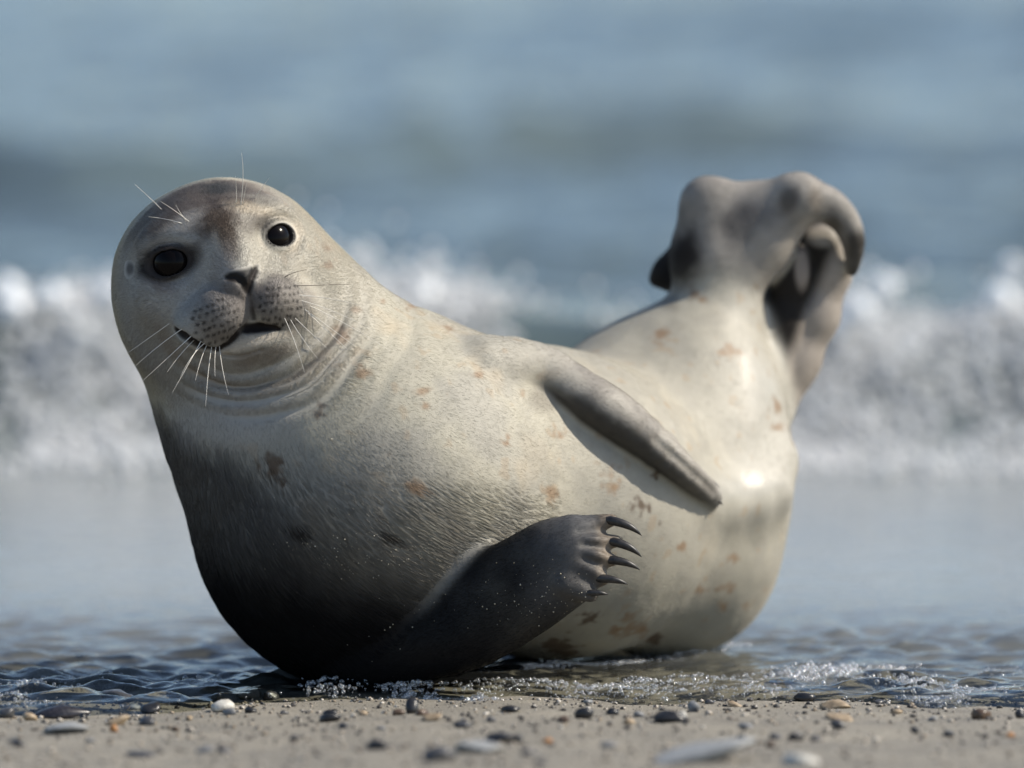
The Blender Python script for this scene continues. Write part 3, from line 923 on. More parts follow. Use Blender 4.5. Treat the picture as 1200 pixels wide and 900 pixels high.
# ---- fur: short guard hairs laid along the body, wet ones stuck into points
AX = np.array([x[:3] for x in spline([tuple(V(*q)) + (0,) for q in ((290, 335, -150), (262, 325, -40), (262, 335, 60), (300, 420, 65), (360, 520, 68), (450, 590, 95), (560, 602, 170), (650, 600, 235), (765, 590, 360), (800, 500, 395), (834, 372, 400), (890, 250, 390))], 5)])
def flow(p):
    best = np.full(len(p), 1e9, dtype=f32); T = np.zeros((len(p), 3), dtype=f32)
    acc = np.zeros((len(p), 3)); wsum = np.zeros(len(p))
    for a, b_ in zip(AX[:-1], AX[1:]):
        ab = b_ - a
        t = np.clip(((p - a) @ ab) / (ab @ ab), 0, 1)
        d = np.linalg.norm(p - a - t[:, None] * ab, axis=1)
        w_ = 1 / (d ** 4 + 1e-3)
        acc += w_[:, None] * (ab / np.linalg.norm(ab)); wsum += w_
    return acc / wsum[:, None]
def norm(v):
    return v / (np.linalg.norm(v, axis=1)[:, None] + 1e-9)
NH = 460000
tri = SV[SF]
area = 0.5 * np.linalg.norm(np.cross(tri[:, 2] - tri[:, 0], tri[:, 3] - tri[:, 1]), axis=1)
fn = norm(SN[SF].mean(1))
fc = tri.mean(1)
wgt = area * (0.12 + 0.88 * sstep(0.55, 0.15, fn[:, 2]))
bare_f = BARE[SF].max(1)
wgt *= (bare_f < 0.3)
fpx, fpy = to_px(fc)
wgt *= 1 + 1.6 * sstep(470, 380, fpx) * sstep(520, 440, fpy)         # denser on the head
wgt *= np.where(fc[:, 2] > 420, 0.5, 1.0)
sleek = 1 - np.maximum(LOCK[SF].mean(1), np.maximum(sstep(450, 380, fpx) * sstep(500, 440, fpy), WET[SF].mean(1)))
wgt *= 1 - 0.40 * sleek
wgt *= 1 - 0.85 * SLICK[SF].mean(1)      # slicked down over the hip
pick = rng.choice(len(SF), NH, p=wgt / wgt.sum())
u_, v_ = rng.random((2, NH)).astype(f32)
fq = SF[pick]
bw = np.stack([(1 - u_) * (1 - v_), u_ * (1 - v_), u_ * v_, (1 - u_) * v_], 1)
root = (SV[fq] * bw[:, :, None]).sum(1)
nrm = norm((SN[fq] * bw[:, :, None]).sum(1))
hcol = (C[fq] * bw[:, :, None]).sum(1)
hwet = (GLOSS[fq] * bw).sum(1)
hlock = (LOCK[fq] * bw).sum(1)
hflip = (np.clip(wLF + wUF + wHA + wHB, 0, 1)[fq] * bw).sum(1)
fl_ = flow(root)
fl_ += 0.16 * (np.stack([vnoise(root, 40, s_) for s_ in (60, 61, 62)], 1) - 0.5)
lfdir = norm((V(700, 645, -132) - V(525, 728, -72))[None])
fl_ = lerp(fl_, np.broadcast_to(lfdir, fl_.shape), (wLF[fq] * bw).sum(1)[:, None])
tang = norm(fl_ - (fl_ * nrm).sum(1)[:, None] * nrm)
rpx, rpy = to_px(root)
rq = to_head(root)
onface = sstep(30, 80, rq[:, 2]) * sstep(125, 85, np.abs(rq[:, 0])) * sstep(140, 95, np.abs(rq[:, 1]))
length = lerp(5.5, 19.0, hlock) * (0.7 + 0.6 * rng.random(NH))
length = lerp(length, 5.0 * (0.7 + 0.6 * rng.random(NH)), np.maximum(onface, hflip))
length = lerp(length, 3.0, onface * sstep(75, 100, rq[:, 2]))
fuzz = sstep(430, 340, rpx) * sstep(480, 420, rpy)
lift = R(5) + R(1.8) * rng.standard_normal(NH)
lift = lerp(np.clip(lift, R(2), R(40)), R(15), 0.6 * sstep(420, 330, rpx) * sstep(470, 420, rpy))
lift = lerp(lift, R(6), np.maximum(hflip, hlock * 0.8))
side = np.cross(nrm, tang)
jit = rng.standard_normal(NH) * 0.05
dirv = norm(tang * np.cos(lift)[:, None] + nrm * np.sin(lift)[:, None] + side * jit[:, None])
mid = root + dirv * (length * 0.5)[:, None]
tip = root + norm(dirv - 0.10 * nrm) * length[:, None]
# wet locks: hairs near each other share a point
cl_w = np.clip((hlock - 0.1) / 0.5, 0, 1) * (1 - onface) * (1 - hflip)
cand = np.flatnonzero((cl_w > 0.05))
if len(cand) > 50:
    seeds = rng.choice(cand, min(len(cand) // 12, 14000), replace=False)
    kd = kdtree.KDTree(len(seeds))
    t0 = unit(V(600, 650, 60) - V(400, 520, -60))
    rs = root - 0.80 * (root @ t0)[:, None] * t0        # locks run along the lie of the coat
    for k, s_ in enumerate(seeds):
        kd.insert(rs[s_], k)
    kd.balance()
    own = np.array([kd.find(rs[i])[1] for i in cand])
    st = tip[seeds][own] + 0.0
    sm_ = mid[seeds][own]
    w_ = (0.80 * cl_w[cand])[:, None]
    tip[cand] = tip[cand] * (1 - w_) + st * w_
    mid[cand] = mid[cand] * (1 - 0.55 * w_) + sm_ * 0.55 * w_
    lockshade = rng.normal(1, 0.12, len(seeds))[own]
    hcol[cand] *= np.clip(lockshade, 0.6, 1.5)[:, None]
hcol = hcol * np.clip(1.04 + lerp(0.05, 0.22, fuzz) * rng.standard_normal(NH), 0.4, 1.7)[:, None]
pts = np.stack([root - nrm * 0.3, mid, tip], 1).reshape(-1, 3)
pts = to_world(pts)
hc = bpy.data.hair_curves.new('fur')
hc.add_curves([3] * NH)
hc.attributes['position'].data.foreach_set('vector', pts.astype(f32).ravel())
ra = hc.attributes.get('radius') or hc.attributes.new('radius', 'FLOAT', 'POINT')
rsc = 1 - 0.55 * sleek[pick] * (1 - 0)
rsc = np.where((hflip > 0.4) & ((wLF[fq] * bw).sum(1) < 0.3), 0.5, rsc)
rad = (A3(0.00012, 0.00010, 0.00002)[None] * rsc[:, None]).astype(f32).ravel()
ra.data.foreach_set('value', rad)
ca = hc.attributes.new('fur_color', 'FLOAT_COLOR', 'CURVE')
c4 = np.ones((NH, 4), dtype=f32); c4[:, :3] = np.clip(hcol, 0.005, 0.85)
ca.data.foreach_set('color', c4.ravel())
ga = hc.attributes.new('fur_wet', 'FLOAT', 'CURVE')
ga.data.foreach_set('value', hwet.astype(f32))
m_fur, nt, b = new_mat('seal_fur')
at = nd(nt, 'ShaderNodeAttribute', attribute_name='fur_color')
ag = nd(nt, 'ShaderNodeAttribute', attribute_name='fur_wet')
nt.links.new(at.outputs['Color'], b.inputs['Base Color'])
rr = nd(nt, 'ShaderNodeMapRange')
rr.inputs['To Min'].default_value = 0.55; rr.inputs['To Max'].default_value = 0.27
nt.links.new(ag.outputs['Fac'], rr.inputs['Value']); nt.links.new(rr.outputs[0], b.inputs['Roughness'])
lumn = nd(nt, 'ShaderNodeRGBToBW'); nt.links.new(at.outputs['Color'], lumn.inputs[0])
spm = nd(nt, 'ShaderNodeMapRange')                     # black wet pile swallows light, pale hair shines
spm.inputs['From Max'].default_value = 0.2; spm.inputs['To Min'].default_value = 0.05; spm.inputs['To Max'].default_value = 0.32
nt.links.new(lumn.outputs[0], spm.inputs['Value']); nt.links.new(spm.outputs[0], b.inputs['Specular IOR Level'])
hc.materials.append(m_fur)
link('fur', hc, seal)

# ---- claws and whiskers
def tube(pts, radii, seg_=8):
    pts = np.asarray(pts, dtype=float); n = len(pts)
    V_, F_ = [], []
    up = np.array([0.13, 0.22, 0.97])
    for i in range(n):
        t = pts[min(i + 1, n - 1)] - pts[max(i - 1, 0)]
        t /= np.linalg.norm(t) + 1e-12
        a = np.cross(t, up); a /= np.linalg.norm(a) + 1e-12
        b_ = np.cross(t, a)
        for k in range(seg_):
            an = 2 * math.pi * k / seg_
            V_.append(pts[i] + radii[i] * (math.cos(an) * a + math.sin(an) * b_))
    for i in range(n - 1):
        for k in range(seg_):
            k2 = (k + 1) % seg_
            F_.append((i * seg_ + k, i * seg_ + k2, (i + 1) * seg_ + k2, (i + 1) * seg_ + k))
    return np.array(V_), F_
def bez(a, b_, c, n):
    t = np.linspace(0, 1, n)[:, None]
    return (1 - t) ** 2 * a + 2 * t * (1 - t) * b_ + t * t * c
m_claw, nt, b = new_mat('claw_horn')
tc = nd(nt, 'ShaderNodeTexCoord')
n_ = noise(nt, 160, 3, 0.6, tc.outputs['Object'])
r_ = ramp(nt, n_.outputs[0], [(0.35, (0.010, 0.010, 0.011)), (0.7, (0.045, 0.040, 0.036))])
nt.links.new(r_.outputs[0], b.inputs['Base Color'])
b.inputs['Roughness'].default_value = 0.42
CLAWS = [((708, 609), (738, 612), (752, 628), -2, 5.4), ((713, 634), (738, 637), (752, 653), -4, 5.8), ((709, 656), (735, 656), (750, 668), -4, 5.6), ((697, 678), (720, 677), (736, 685), -4, 5.2), ((684, 696), (702, 693), (713, 697), -4, 4.6)]
for a, c_, e, o_, r0 in CLAWS:
    w0_ = _lfw(a[0], a[1], -8)
    p3 = bez(V(*a, w0_), V(*c_, w0_ - 9), V(*e, w0_ - 3), 9)
    vv, ff = tube(to_world(p3), np.array([0.8, 1, 1, .95, .86, .72, .54, .32, .04]) * r0 * rng.uniform(0.82, 0.98) / 1000, 10)
    link('claw', mesh_np('claw', vv, ff, m_claw), seal)
for a, c_, e in (((830, 566), (838, 566), (843, 573)), ((834, 584), (842, 585), (847, 592))):
    w0_ = UF[6][2] - 4
    p3 = bez(V(*a, w0_), V(*c_, w0_ - 4), V(*e, w0_ - 2), 7)
    vv, ff = tube(to_world(p3), np.array([1, 1, .95, .8, .6, .35, .04]) * 3.2 / 1000, 8)
    link('claw', mesh_np('claw', vv, ff, m_claw), seal)
m_whi, nt, b = new_mat('whisker')
b.inputs['Base Color'].default_value = (0.78, 0.74, 0.66, 1)
b.inputs['Roughness'].default_value = 0.35
m_whd, nt, b = new_mat('whisker_dark')
b.inputs['Base Color'].default_value = (0.16, 0.13, 0.10, 1)
b.inputs['Roughness'].default_value = 0.35
# root, bend, tip in photo position; last: how far the tip stands out towards the lens
WH = [((236, 399), (222, 425), (202, 460), 40, 0), ((242, 405), (234, 422), (229, 446), 40, 0), ((248, 406), (243, 438), (241, 476), 50, 0), ((253, 406), (251, 420), (252, 441), 40, 0), ((257, 405), (260, 436), (268, 463), 45, 0),
      ((225, 393), (196, 420), (162, 451), 20, 0), ((200, 378), (172, 398), (142, 419), 0, 0), ((228, 398), (210, 415), (196, 436), 30, 0), ((214, 385), (180, 408), (150, 437), 10, 0), ((240, 402), (226, 412), (212, 440), 34, 0),
      ((347, 335), (380, 334), (412, 333), 0, 1), ((333, 325), (345, 318), (359, 316), 4, 1), ((362, 358), (410, 380), (457, 411), -20, 0), ((356, 362), (384, 382), (415, 405), -10, 0), ((360, 366), (384, 388), (408, 410), -4, 0), ((333, 372), (346, 398), (357, 437), 30, 0),
      ((345, 372), (362, 388), (383, 408), 14, 0), ((352, 352), (390, 362), (440, 388), -14, 0), ((350, 346), (386, 348), (430, 360), -14, 0), ((340, 374), (352, 395), (372, 420), 20, 0),
      ((222, 260), (205, 246), (188, 236), 26, 0), ((190, 246), (176, 232), (158, 216), 10, 0), ((214, 262), (196, 256), (174, 254), 24, 0), ((282, 241), (287, 205), (283, 179), 16, 0), ((277, 238), (277, 222), (276, 206), 14, 0), ((299, 232), (306, 220), (316, 208), 10, 0), ((285, 240), (286, 228), (289, 214), 14, 0), ((218, 258), (212, 252), (206, 240), 20, 0)]
for a, m1, e, out_, dk in WH:
    w0_ = march(field, *a)
    p3 = bez(V(*a, w0_ + 2), V(*m1, w0_ - out_ * 0.7), V(*e, w0_ - out_), 10)
    vv, ff = tube(to_world(p3), np.linspace(0.5, 0.12, 10) / 1000, 5)
    link('whisker', mesh_np('whisker', vv, ff, m_whd if dk else m_whi), seal)

# sand clinging to the wet flipper and chest
gc, gr = [], []
cand_px = [(620, 706, 26, 12, 150), (655, 690, 26, 14, 120), (600, 690, 40, 26, 60), (405, 645, 40, 14, 90), (440, 655, 26, 10, 50), (470, 690, 60, 50, 40), (400, 580, 120, 70, 25)]
near_f = np.flatnonzero((SN[:, 2] < -0.1))
kdv = {}
for x, y, sx_, sy_, n in cand_px:
    sel = near_f[(np.abs(PX[near_f] - x) < 3 * sx_) & (np.abs(PY[near_f] - y) < 3 * sy_)]
    w_ = np.exp(-0.5 * ((PX[sel] - x) / sx_) ** 2 - 0.5 * ((PY[sel] - y) / sy_) ** 2)
    k = rng.choice(sel, n, p=w_ / w_.sum())
    gc.append(SV[k] + SN[k] * 0.9 + rng.normal(0, 0.8, (n, 3))); gr.append(0.35 + 0.75 * rng.random(n) ** 3)
gc, gr = np.concatenate(gc), np.concatenate(gr)
gv = (ICO1[0][None] * gr[:, None, None] + gc[:, None]).reshape(-1, 3)
gf = (ICO1[1][None] + (np.arange(len(gc)) * len(ICO1[0]))[:, None, None]).reshape(-1, 3)
m_gr, nt, b = new_mat('clinging_sand')
tc = nd(nt, 'ShaderNodeTexCoord'); n_ = noise(nt, 300, 1, 0.5, tc.outputs['Object'])
r_ = ramp(nt, n_.outputs[0], [(0.3, (0.30, 0.24, 0.15)), (0.7, (0.70, 0.64, 0.52))])
nt.links.new(r_.outputs[0], b.inputs['Base Color'])
link('clinging_sand', mesh_np('clinging_sand', to_world(gv), gf, m_gr), seal, kind='stuff')

# ------------------------------------------------------------------ broken wave: whitewater and spray
def scatter_mesh(name, ctr, rad, mat, unit_mesh, jitter=0.0, flat=1.0):
    uv, uf = unit_mesh
    n, k = len(ctr), len(uv)
    v = uv[None] * np.asarray(rad)[:, None, None]
    if jitter:
        v = v * (1 + jitter * (rng.random((n, k, 1)) - 0.5))
    v = v * np.array([1, 1, flat])
    v = v + np.asarray(ctr)[:, None, :]
    f = uf[None] + (np.arange(n) * k)[:, None, None]
    return mesh_np(name, v.reshape(-1, 3), f.reshape(-1, 3), mat)
m_foam, nt, b = new_mat('sea_foam')
b.inputs['Base Color'].default_value = (0.80, 0.82, 0.83, 1)
b.inputs['Roughness'].default_value = 0.8
b.inputs['Specular IOR Level'].default_value = 0.2
tc = nd(nt, 'ShaderNodeTexCoord')
n_ = noise(nt, 5, 4, 0.6, tc.outputs['Object'])
r_ = ramp(nt, n_.outputs[0], [(0.3, (0.80, 0.82, 0.83)), (0.65, (0.90, 0.90, 0.90))])
nt.links.new(r_.outputs[0], b.inputs['Base Color'])
out = nt.nodes['Material Output']
tl = nd(nt, 'ShaderNodeBsdfTranslucent'); nt.links.new(r_.outputs[0], tl.inputs[0])      # foam lets light through
ms = nd(nt, 'ShaderNodeMixShader'); ms.inputs[0].default_value = 0.5
nt.links.new(b.outputs[0], ms.inputs[1]); nt.links.new(tl.outputs[0], ms.inputs[2]); nt.links.new(ms.outputs[0], out.inputs['Surface'])
def foam_density(x):
    # the crest has broken to the left and to the right, not in the middle
    p = np.stack([x, x * 0 + 3.3, x * 0], 1)
    g = np.clip(sstep(0.02, -0.12, x) + sstep(0.30, 0.42, x), 0, 1)
    return (0.015 + 0.985 * g) * (0.15 + 1.05 * vnoise(p, 0.34, 77))
OCT = (np.array([(1, 0, 0), (-1, 0, 0), (0, 1, 0), (0, -1, 0), (0, 0, 1), (0, 0, -1)], dtype=np.float32), np.array([(0, 2, 4), (2, 1, 4), (1, 3, 4), (3, 0, 4), (2, 0, 5), (1, 2, 5), (3, 1, 5), (0, 3, 5)], dtype=np.int32))
N = 230000
x = rng.uniform(-3.6, 3.6, N)
t = rng.random(N)
y = crest_y(x) + 0.20 - 0.95 * t + rng.normal(0, 0.04, N)
p2 = np.stack([x, y * 0.6, x * 0], 1)
clump = sstep(0.34, 0.64, fbm(p2, 0.42, 88, 3))
cov = foam_density(x) * np.interp(t, [0, 0.3, 0.55, 0.8, 1.0], [1.0, 0.9, 0.45, 0.22, 0.04]) * (0.10 + 0.95 * clump)
keep = rng.random(N) < cov
x, y, t, clump = x[keep], y[keep], t[keep], clump[keep]
r = 0.0035 + 0.010 * rng.random(len(x)) ** 2.5
z = water_z(x, y) + r * 0.3 + rng.exponential(0.011, len(x)) * (0.3 + clump) * np.interp(t, [0, 0.4, 0.7], [1.6, 1.0, 0.3])
link('whitewater', scatter_mesh('whitewater', np.stack([x, y, z], 1), r, m_foam, OCT, 0.4, 1.0), kind='stuff', label='churning white foam of the small broken wave behind the seal', category='foam')
N = 1000
x = rng.uniform(-4.5, 4.5, N)
keep = rng.random(N) < foam_density(x) ** 1.5
x = x[keep]
y = crest_y(x) + rng.uniform(-0.35, 0.2, len(x))
hgt = np.minimum(rng.exponential(0.016, len(x)), 0.06)
z = breaker_h(x, crest_y(x)) * 1.0 + hgt
r = rng.uniform(0.003, 0.009, len(x))
big = rng.random(len(x)) < 0.05
r[big] *= 1.7
bx, bz = [], []
for px_, py_ in ((495, 345), (1036, 336), (1186, 316), (1125, 420), (1182, 432), (8, 338), (14, 362), (62, 348), (122, 346), (228, 322), (1112, 452), (1150, 378), (1006, 362), (980, 380), (1170, 350), (96, 398), (30, 400)):
    dp = BY + rng.uniform(-0.25, 0.1) - CAM[1]
    a_, b_ = (px_ - 600) / 1000 / DIST, (450 - py_) / 1000 / DIST
    dv_ = np.array([a_, CP + b_ * SP, -SP + b_ * CP])
    bx.append(CAM + dv_ * (dp / dv_[1]))
bx = np.array(bx)
x, y, z = np.append(x, bx[:, 0]), np.append(y, bx[:, 1]), np.append(z, bx[:, 2])
r = np.append(r, rng.uniform(0.021, 0.028, len(bx)))  # enlarged white drops, added to stand in for sun glints
m_spray, nt, b = new_mat('spray_drop')
b.inputs['Base Color'].default_value = (0.92, 0.94, 0.95, 1)
b.inputs['Roughness'].default_value = 0.15
link('sea_spray', scatter_mesh('sea_spray', np.stack([x, y, z], 1), r, m_spray, ICO1, 0.15), kind='stuff', label='white drops of spray over the broken wave, the largest standing in for sun glints', category='spray')

# ------------------------------------------------------------------ bubbles at the edge of the swash
m_bub, nt, b = new_mat('bubble_film')
out = nt.nodes['Material Output']
lw = nd(nt, 'ShaderNodeLayerWeight', Blend=0.35)
tr = nd(nt, 'ShaderNodeBsdfTransparent')
gl = nd(nt, 'ShaderNodeBsdfGlossy', Roughness=0.12)
gl.inputs[0].default_value = (0.95, 0.97, 1, 1)
df = nd(nt, 'ShaderNodeBsdfDiffuse')
df.inputs[0].default_value = (0.78, 0.78, 0.77, 1)
m1 = nd(nt, 'ShaderNodeMixShader'); m1.inputs[0].default_value = 0.35
nt.links.new(gl.outputs[0], m1.inputs[1]); nt.links.new(df.outputs[0], m1.inputs[2])
m2 = nd(nt, 'ShaderNodeMixShader')
ma = nd(nt, 'ShaderNodeMapRange'); ma.inputs['To Min'].default_value = 0.10; ma.inputs['To Max'].default_value = 0.62
nt.links.new(lw.outputs['Facing'], ma.inputs['Value']); nt.links.new(ma.outputs[0], m2.inputs[0])
nt.links.new(tr.outputs[0], m2.inputs[1]); nt.links.new(m1.outputs[0], m2.inputs[2])
nt.links.new(m2.outputs[0], out.inputs['Surface']); nt.nodes.remove(b)
ctr, rad = [], []
def bub(px, py, sx, sy, n, rmin, rmax, heap):
    n = max(2, int(n * 0.9)); heap *= 0.7
    g = ground(px, py)
    x = g[0] + rng.normal(0, sx / 1000, n); y = g[1] + rng.normal(0, sy / 1000, n)
    n = n
    r = 0.58 * (rmin + (rmax - rmin) * rng.random(n) ** 3.5)
    h = heap * np.exp(-((x - g[0]) / (sx / 700)) ** 2 - ((y - g[1]) / (sy / 700)) ** 2) * rng.random(n)
    z = water_z(x, y) + h / 1000 + r / 1000 * 0.2
    ctr.append(np.stack([x, y, z], 1)); rad.append(r / 1000)
for a in ((955, 800, 26, 40, 420, 1.6, 9, 22), (992, 793, 14, 30, 160, 1.6, 8, 16), (925, 803, 18, 30, 150, 1.6, 8, 12), (1060, 808, 24, 26, 240, 1.4, 6, 14), (1085, 814, 18, 20, 140, 1.4, 5, 10), (1040, 788, 26, 30, 140, 1.4, 6, 10),
          (480, 816, 20, 26, 220, 1.5, 7, 16), (505, 821, 14, 18, 110, 1.4, 6, 8), (562, 823, 22, 22, 220, 1.5, 8, 16), (440, 806, 16, 20, 110, 1.4, 6, 12), (375, 812, 14, 20, 70, 1.4, 6, 8), (395, 818, 16, 16, 80, 1.4, 5, 6),
          (835, 806, 30, 30, 200, 1.3, 5, 7), (760, 812, 36, 22, 220, 1.2, 5, 6), (690, 816, 30, 18, 200, 1.2, 4.5, 6), (640, 822, 26, 14, 180, 1.2, 4.5, 5), (1150, 818, 30, 20, 200, 1.2, 5, 6), (890, 818, 26, 16, 160, 1.2, 4.5, 5),
          (40, 812, 26, 30, 110, 1.5, 8, 10), (105, 806, 20, 24, 60, 1.5, 7, 10), (20, 830, 24, 14, 120, 1.3, 5, 6), (230, 806, 24, 20, 70, 1.3, 6, 8), (1180, 790, 26, 30, 80, 1.3, 5, 6)):
    bub(*a)
# beads strung along the very edge
xe = np.concatenate([rng.uniform(-0.62, 0.66, 900), rng.uniform(-0.05, 0.64, 1100)])
pe = np.stack([xe, xe * 0, xe * 0], 1)
k = rng.random(len(xe)) < 0.08 + 1.0 * sstep(0.5, 0.75, vnoise(pe, 0.09, 5))
xe = xe[k]
ye = shore_y(xe) + 0.035 + rng.normal(0, 0.016, len(xe))
re = 0.0007 + 0.0022 * rng.random(len(xe)) ** 2
ctr.append(np.stack([xe, ye, water_z(xe, ye) + re * 0.3], 1)); rad.append(re)
# froth where the water laps the seal's flank
for px in np.arange(612, 880, 2.0):
    py = np.interp(px, [612, 660, 740, 820, 880], [790, 784, 776, 766, 752])
    n = int(rng.integers(3, 9) * (1 if px < 760 else 0.6))
    bub(px, py, 3, 14, n * 2, 1.2, 4.5, 3)
link('shore_foam', scatter_mesh('shore_foam', np.concatenate(ctr), np.concatenate(rad), m_bub, ICO2, 0.0), kind='stuff', label='glassy bubbles of froth along the water\'s edge', category='foam')

# ------------------------------------------------------------------ pebbles
PCOL = {'black': (0.022, 0.022, 0.024), 'dark grey': (0.065, 0.065, 0.068), 'grey': (0.17, 0.175, 0.18), 'pale grey': (0.31, 0.315, 0.31), 'tan': (0.33, 0.25, 0.16), 'orange': (0.42, 0.20, 0.07), 'white': (0.52, 0.50, 0.45), 'brown': (0.10, 0.065, 0.042)}
PMAT = {}
for nm, cc in PCOL.items():
    m, nt, b = new_mat('stone_' + nm.replace(' ', '_'))
    tc = nd(nt, 'ShaderNodeTexCoord')
    oi = nd(nt, 'ShaderNodeObjectInfo')
    vm = nd(nt, 'ShaderNodeVectorMath', operation='MULTIPLY_ADD')
    vm.inputs[1].default_value = (1, 1, 1)
    cmb = nd(nt, 'ShaderNodeCombineXYZ')
    mu = nd(nt, 'ShaderNodeMath', operation='MULTIPLY'); mu.inputs[1].default_value = 37.0
    nt.links.new(oi.outputs['Random'], mu.inputs[0]); nt.links.new(mu.outputs[0], cmb.inputs[0])
    nt.links.new(tc.outputs['Object'], vm.inputs[0]); nt.links.new(cmb.outputs[0], vm.inputs[2])
    n_ = noise(nt, 140, 5, 0.65, vm.outputs[0])
    n2_ = noise(nt, 900, 2, 0.6, vm.outputs[0])
    a = np.array(cc)
    r_ = ramp(nt, n_.outputs[0], [(0.3, tuple(a * 0.6)), (0.52, tuple(a)), (0.74, tuple(np.minimum(a * 1.5 + 0.012, 0.75)))])
    nt.links.new(r_.outputs[0], b.inputs['Base Color'])
    b.inputs['Roughness'].default_value = 0.30 if nm in ('black', 'dark grey', 'brown') else 0.5
    bp = nd(nt, 'ShaderNodeBump', Strength=0.3, Distance=0.0008)
    nt.links.new(n2_.outputs[0], bp.inputs['Height']); nt.links.new(bp.outputs[0], b.inputs['Normal'])
    PMAT[nm] = m
def stone_mesh(name, wx, wy, wz, mat, sub=ICO2):
    v = sub[0].copy()
    s_ = rng.random() * 90
    v = v * (1 + 0.55 * (vnoise(v + s_, 0.9, 3) - 0.5) + 0.22 * (vnoise(v + s_, 0.4, 4) - 0.5))[:, None]
    for k in range(5):            # chipped flat sides
        n = norm(rng.normal(size=(1, 3)))[0]
        dd = v @ n - rng.uniform(0.45, 0.8)
        v = v - np.maximum(dd, 0)[:, None] * n * 0.85
    v = v * np.array([wx, wy, wz]) * 0.5
    return mesh_np(name, v, sub[1], mat)
PEB = [  # photo x, y of the foot, width, height, colour
    (8, 844, 20, 15, 'dark grey'), (35, 847, 22, 9, 'tan'), (76, 836, 20, 10, 'tan'), (84, 861, 62, 13, 'pale grey'), (137, 852, 32, 11, 'tan'), (133, 860, 12, 9, 'orange'), (98, 845, 9, 9, 'black'), (177, 838, 25, 15, 'black'), (172, 852, 20, 11, 'dark grey'),
    (22, 876, 23, 8, 'black'), (148, 833, 13, 8, 'tan'), (158, 832, 24, 8, 'pale grey'), (137, 826, 42, 15, 'dark grey'), (257, 836, 32, 15, 'white'), (268, 823, 28, 10, 'pale grey'), (293, 821, 30, 13, 'white'), (317, 822, 20, 11, 'dark grey'), (294, 837, 15, 8, 'black'),
    (333, 838, 11, 5, 'dark grey'), (270, 839, 15, 8, 'grey'), (386, 848, 24, 12, 'black'), (393, 846, 9, 8, 'orange'), (403, 855, 13, 9, 'dark grey'), (387, 838, 19, 6, 'black'), (425, 840, 14, 6, 'tan'), (442, 881, 24, 12, 'black'), (467, 841, 17, 8, 'brown'), (483, 840, 18, 18, 'black'),
    (495, 841, 17, 7, 'brown'), (505, 846, 23, 8, 'tan'), (541, 855, 23, 10, 'dark grey'), (514, 895, 40, 15, 'dark grey'), (585, 873, 40, 12, 'black'), (562, 886, 56, 16, 'pale grey'), (575, 847, 10, 7, 'dark grey'), (600, 836, 24, 8, 'black'), (168, 887, 36, 6, 'dark grey'), (240, 884, 26, 8, 'grey'),
    (262, 884, 22, 8, 'dark grey'), (345, 869, 11, 7, 'dark grey'), (105, 871, 14, 5, 'grey'), (685, 846, 22, 15, 'black'), (718, 839, 15, 8, 'black'), (784, 850, 40, 15, 'black'), (798, 849, 16, 13, 'white'), (661, 847, 14, 8, 'brown'), (735, 850, 16, 7, 'tan'), (750, 842, 15, 8, 'grey'),
    (812, 837, 17, 13, 'grey'), (942, 823, 26, 10, 'black'), (980, 832, 38, 10, 'tan'), (985, 845, 40, 7, 'tan'), (982, 856, 18, 10, 'dark grey'), (875, 854, 20, 6, 'grey'), (908, 868, 15, 8, 'dark grey'), (931, 870, 21, 12, 'black'), (956, 870, 15, 7, 'dark grey'), (869, 870, 15, 8, 'black'),
    (903, 877, 12, 9, 'brown'), (1072, 862, 13, 9, 'black'), (1111, 864, 17, 8, 'black'), (1150, 846, 26, 13, 'brown'), (1197, 844, 14, 11, 'black'), (825, 899, 134, 26, 'pale grey'), (936, 902, 50, 16, 'white'), (606, 873, 22, 12, 'black'), (620, 888, 28, 7, 'dark grey'), (633, 898, 20, 6, 'dark grey'),
    (715, 880, 24, 7, 'grey'), (1050, 838, 16, 7, 'tan'), (1093, 846, 14, 6, 'pale grey'), (1030, 826, 14, 6, 'dark grey'), (1183, 866, 12, 6, 'orange'), (642, 872, 14, 6, 'orange'), (205, 858, 12, 6, 'brown'), (222, 846, 10, 6, 'tan'), (446, 856, 12, 5, 'grey'), (830, 826, 14, 6, 'dark grey'), (860, 829, 18, 6, 'tan'), (690, 826, 12, 6, 'grey')]
HAND = {(84, 861): 'long flat pale grey stone at the far left of the sand', (825, 899): 'largest stone, long, flat and pale, blurred at the bottom edge', (936, 902): 'blurred white stone at the bottom edge right of the largest stone',
        (784, 850): 'large shiny black pebble touching a white one on the sand', (798, 849): 'white pebble leaning on a large shiny black pebble', (483, 840): 'upright black pebble with a pointed top near the foam', (562, 886): 'broad blurred pale grey stone in the middle foreground',
        (514, 895): 'blurred dark grey stone left of the broad pale stone in the foreground', (137, 826): 'rounded dark grey stone half in the water left of the seal', (942, 823): 'flat black pebble just below the large clump of foam bubbles', (585, 873): 'wide flat black pebble above the broad pale stone in the foreground'}
ORD = ['first', 'second', 'third', 'fourth', 'fifth', 'sixth', 'seventh', 'eighth', 'ninth', 'tenth', 'eleventh', 'twelfth', 'thirteenth', 'fourteenth', 'fifteenth', 'sixteenth', 'seventeenth', 'eighteenth', 'nineteenth', 'twentieth', 'twenty-first', 'twenty-second', 'twenty-third', 'twenty-fourth']
rank = {}
for e in sorted(PEB):
    rank.setdefault(e[4], []).append(e)
def on_sand(px, py):
    z = 0.0
    for _ in range(4):
        g = ground(px, py, z)
        z = float(sand_full(np.array([g[0]]), np.array([g[1]]))[0])
    return g[0], g[1], z
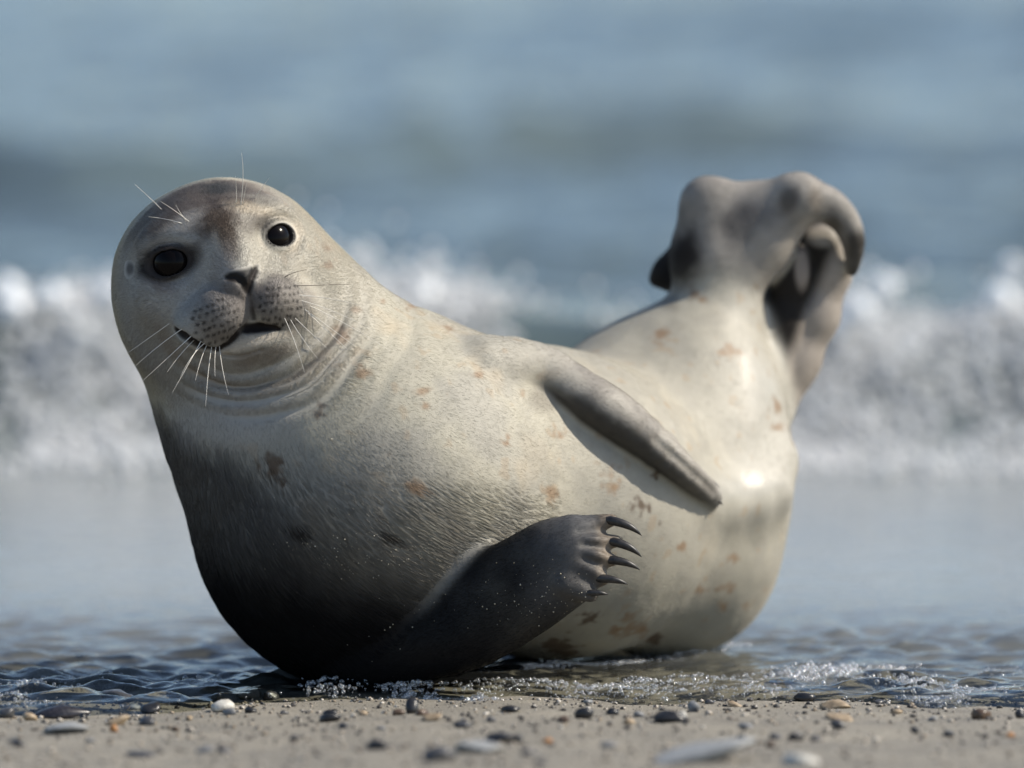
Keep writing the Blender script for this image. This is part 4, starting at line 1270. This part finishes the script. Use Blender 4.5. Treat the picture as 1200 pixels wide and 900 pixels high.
for e in PEB:
    px, py, w_, h_, cname = e
    X, Y, Z = on_sand(px, py - h_ * 0.18)
    sc_ = (DIST + Y) / DIST
    wx, wz = w_ * 1.08 * sc_ / 1000, h_ * 1.15 * sc_ / 1000
    me = stone_mesh('pebble', wx, max(wx * rng.uniform(0.6, 0.95), wz), wz * 1.15, PMAT[cname], ICO3 if w_ > 35 else ICO2)
    lab = HAND.get((px, py)) or '%s %s pebble from the left of the %s ones on the sand' % (ORD[rank[cname].index(e)], cname, cname)
    o = link('pebble', me, None, label=lab, category='pebble', group='pebbles on the sand')
    o.location = (X, Y, Z + wz * 0.30)
    o.rotation_euler = (rng.normal(0, 0.08), rng.normal(0, 0.12), rng.uniform(-0.5, 0.5))
# a mussel shell, two halves of a blade lying hinge to the right
m_shell, nt, b = new_mat('mussel_shell')
tc = nd(nt, 'ShaderNodeTexCoord')
n_ = noise(nt, 220, 4, 0.6, tc.outputs['Object'])
r_ = ramp(nt, n_.outputs[0], [(0.35, (0.012, 0.012, 0.016)), (0.7, (0.05, 0.045, 0.05))])
nt.links.new(r_.outputs[0], b.inputs['Base Color']); b.inputs['Roughness'].default_value = 0.3
v = ICO3[0].copy()
v[:, 1] *= np.interp(v[:, 0], [-1, -0.3, 0.6, 1], [0.9, 1.0, 0.6, 0.25])
v[:, 2] = np.where(v[:, 2] > 0, v[:, 2] * np.interp(v[:, 0], [-1, 0, 1], [0.7, 1, 0.5]), v[:, 2] * 0.2)
v *= np.array([0.034, 0.016, 0.012])
X, Y, Z = on_sand(73, 841)
o = link('mussel_shell', mesh_np('mussel_shell', v, ICO3[1], m_shell), None, label='long black mussel shell lying by the water at the left edge', category='shell')
o.location = (X, Y, Z + 0.003); o.rotation_euler = (0.1, -0.05, 0.12)
# grit too fine to count
N = 9000
x = rng.uniform(-1.3, 1.3, N); y = SHORE + 0.05 - rng.random(N) ** 1.3 * 1.15
z = sand_full(x, y)
r = 0.0007 + 0.0034 * rng.random(N) ** 4
r[:420] = 0.0016 + 0.0034 * rng.random(420) ** 1.5
gm = bpy.data.materials.new('grit'); gm.use_nodes = True
nt = gm.node_tree; b = nt.nodes['Principled BSDF']
tc = nd(nt, 'ShaderNodeTexCoord'); n_ = noise(nt, 60, 1, 0.5, tc.outputs['Object'])
wn_ = nd(nt, 'ShaderNodeTexVoronoi', Scale=180.0)
nt.links.new(tc.outputs['Object'], wn_.inputs['Vector'])
sp_ = nd(nt, 'ShaderNodeSeparateColor'); nt.links.new(wn_.outputs['Color'], sp_.inputs[0])
r_ = ramp(nt, sp_.outputs[0], [(0.0, (0.02, 0.02, 0.02)), (0.45, (0.07, 0.062, 0.055)), (0.65, (0.28, 0.22, 0.15)), (0.88, (0.50, 0.46, 0.40))])
nt.links.new(r_.outputs[0], b.inputs['Base Color']); b.inputs['Roughness'].default_value = 0.5
link('shell_grit', scatter_mesh('shell_grit', np.stack([x, y, z + r * 0.3], 1), r, gm, ico(1) if False else ICO1, 0.5, 0.7), kind='stuff', label='fine shell grit strewn over the damp sand', category='grit')
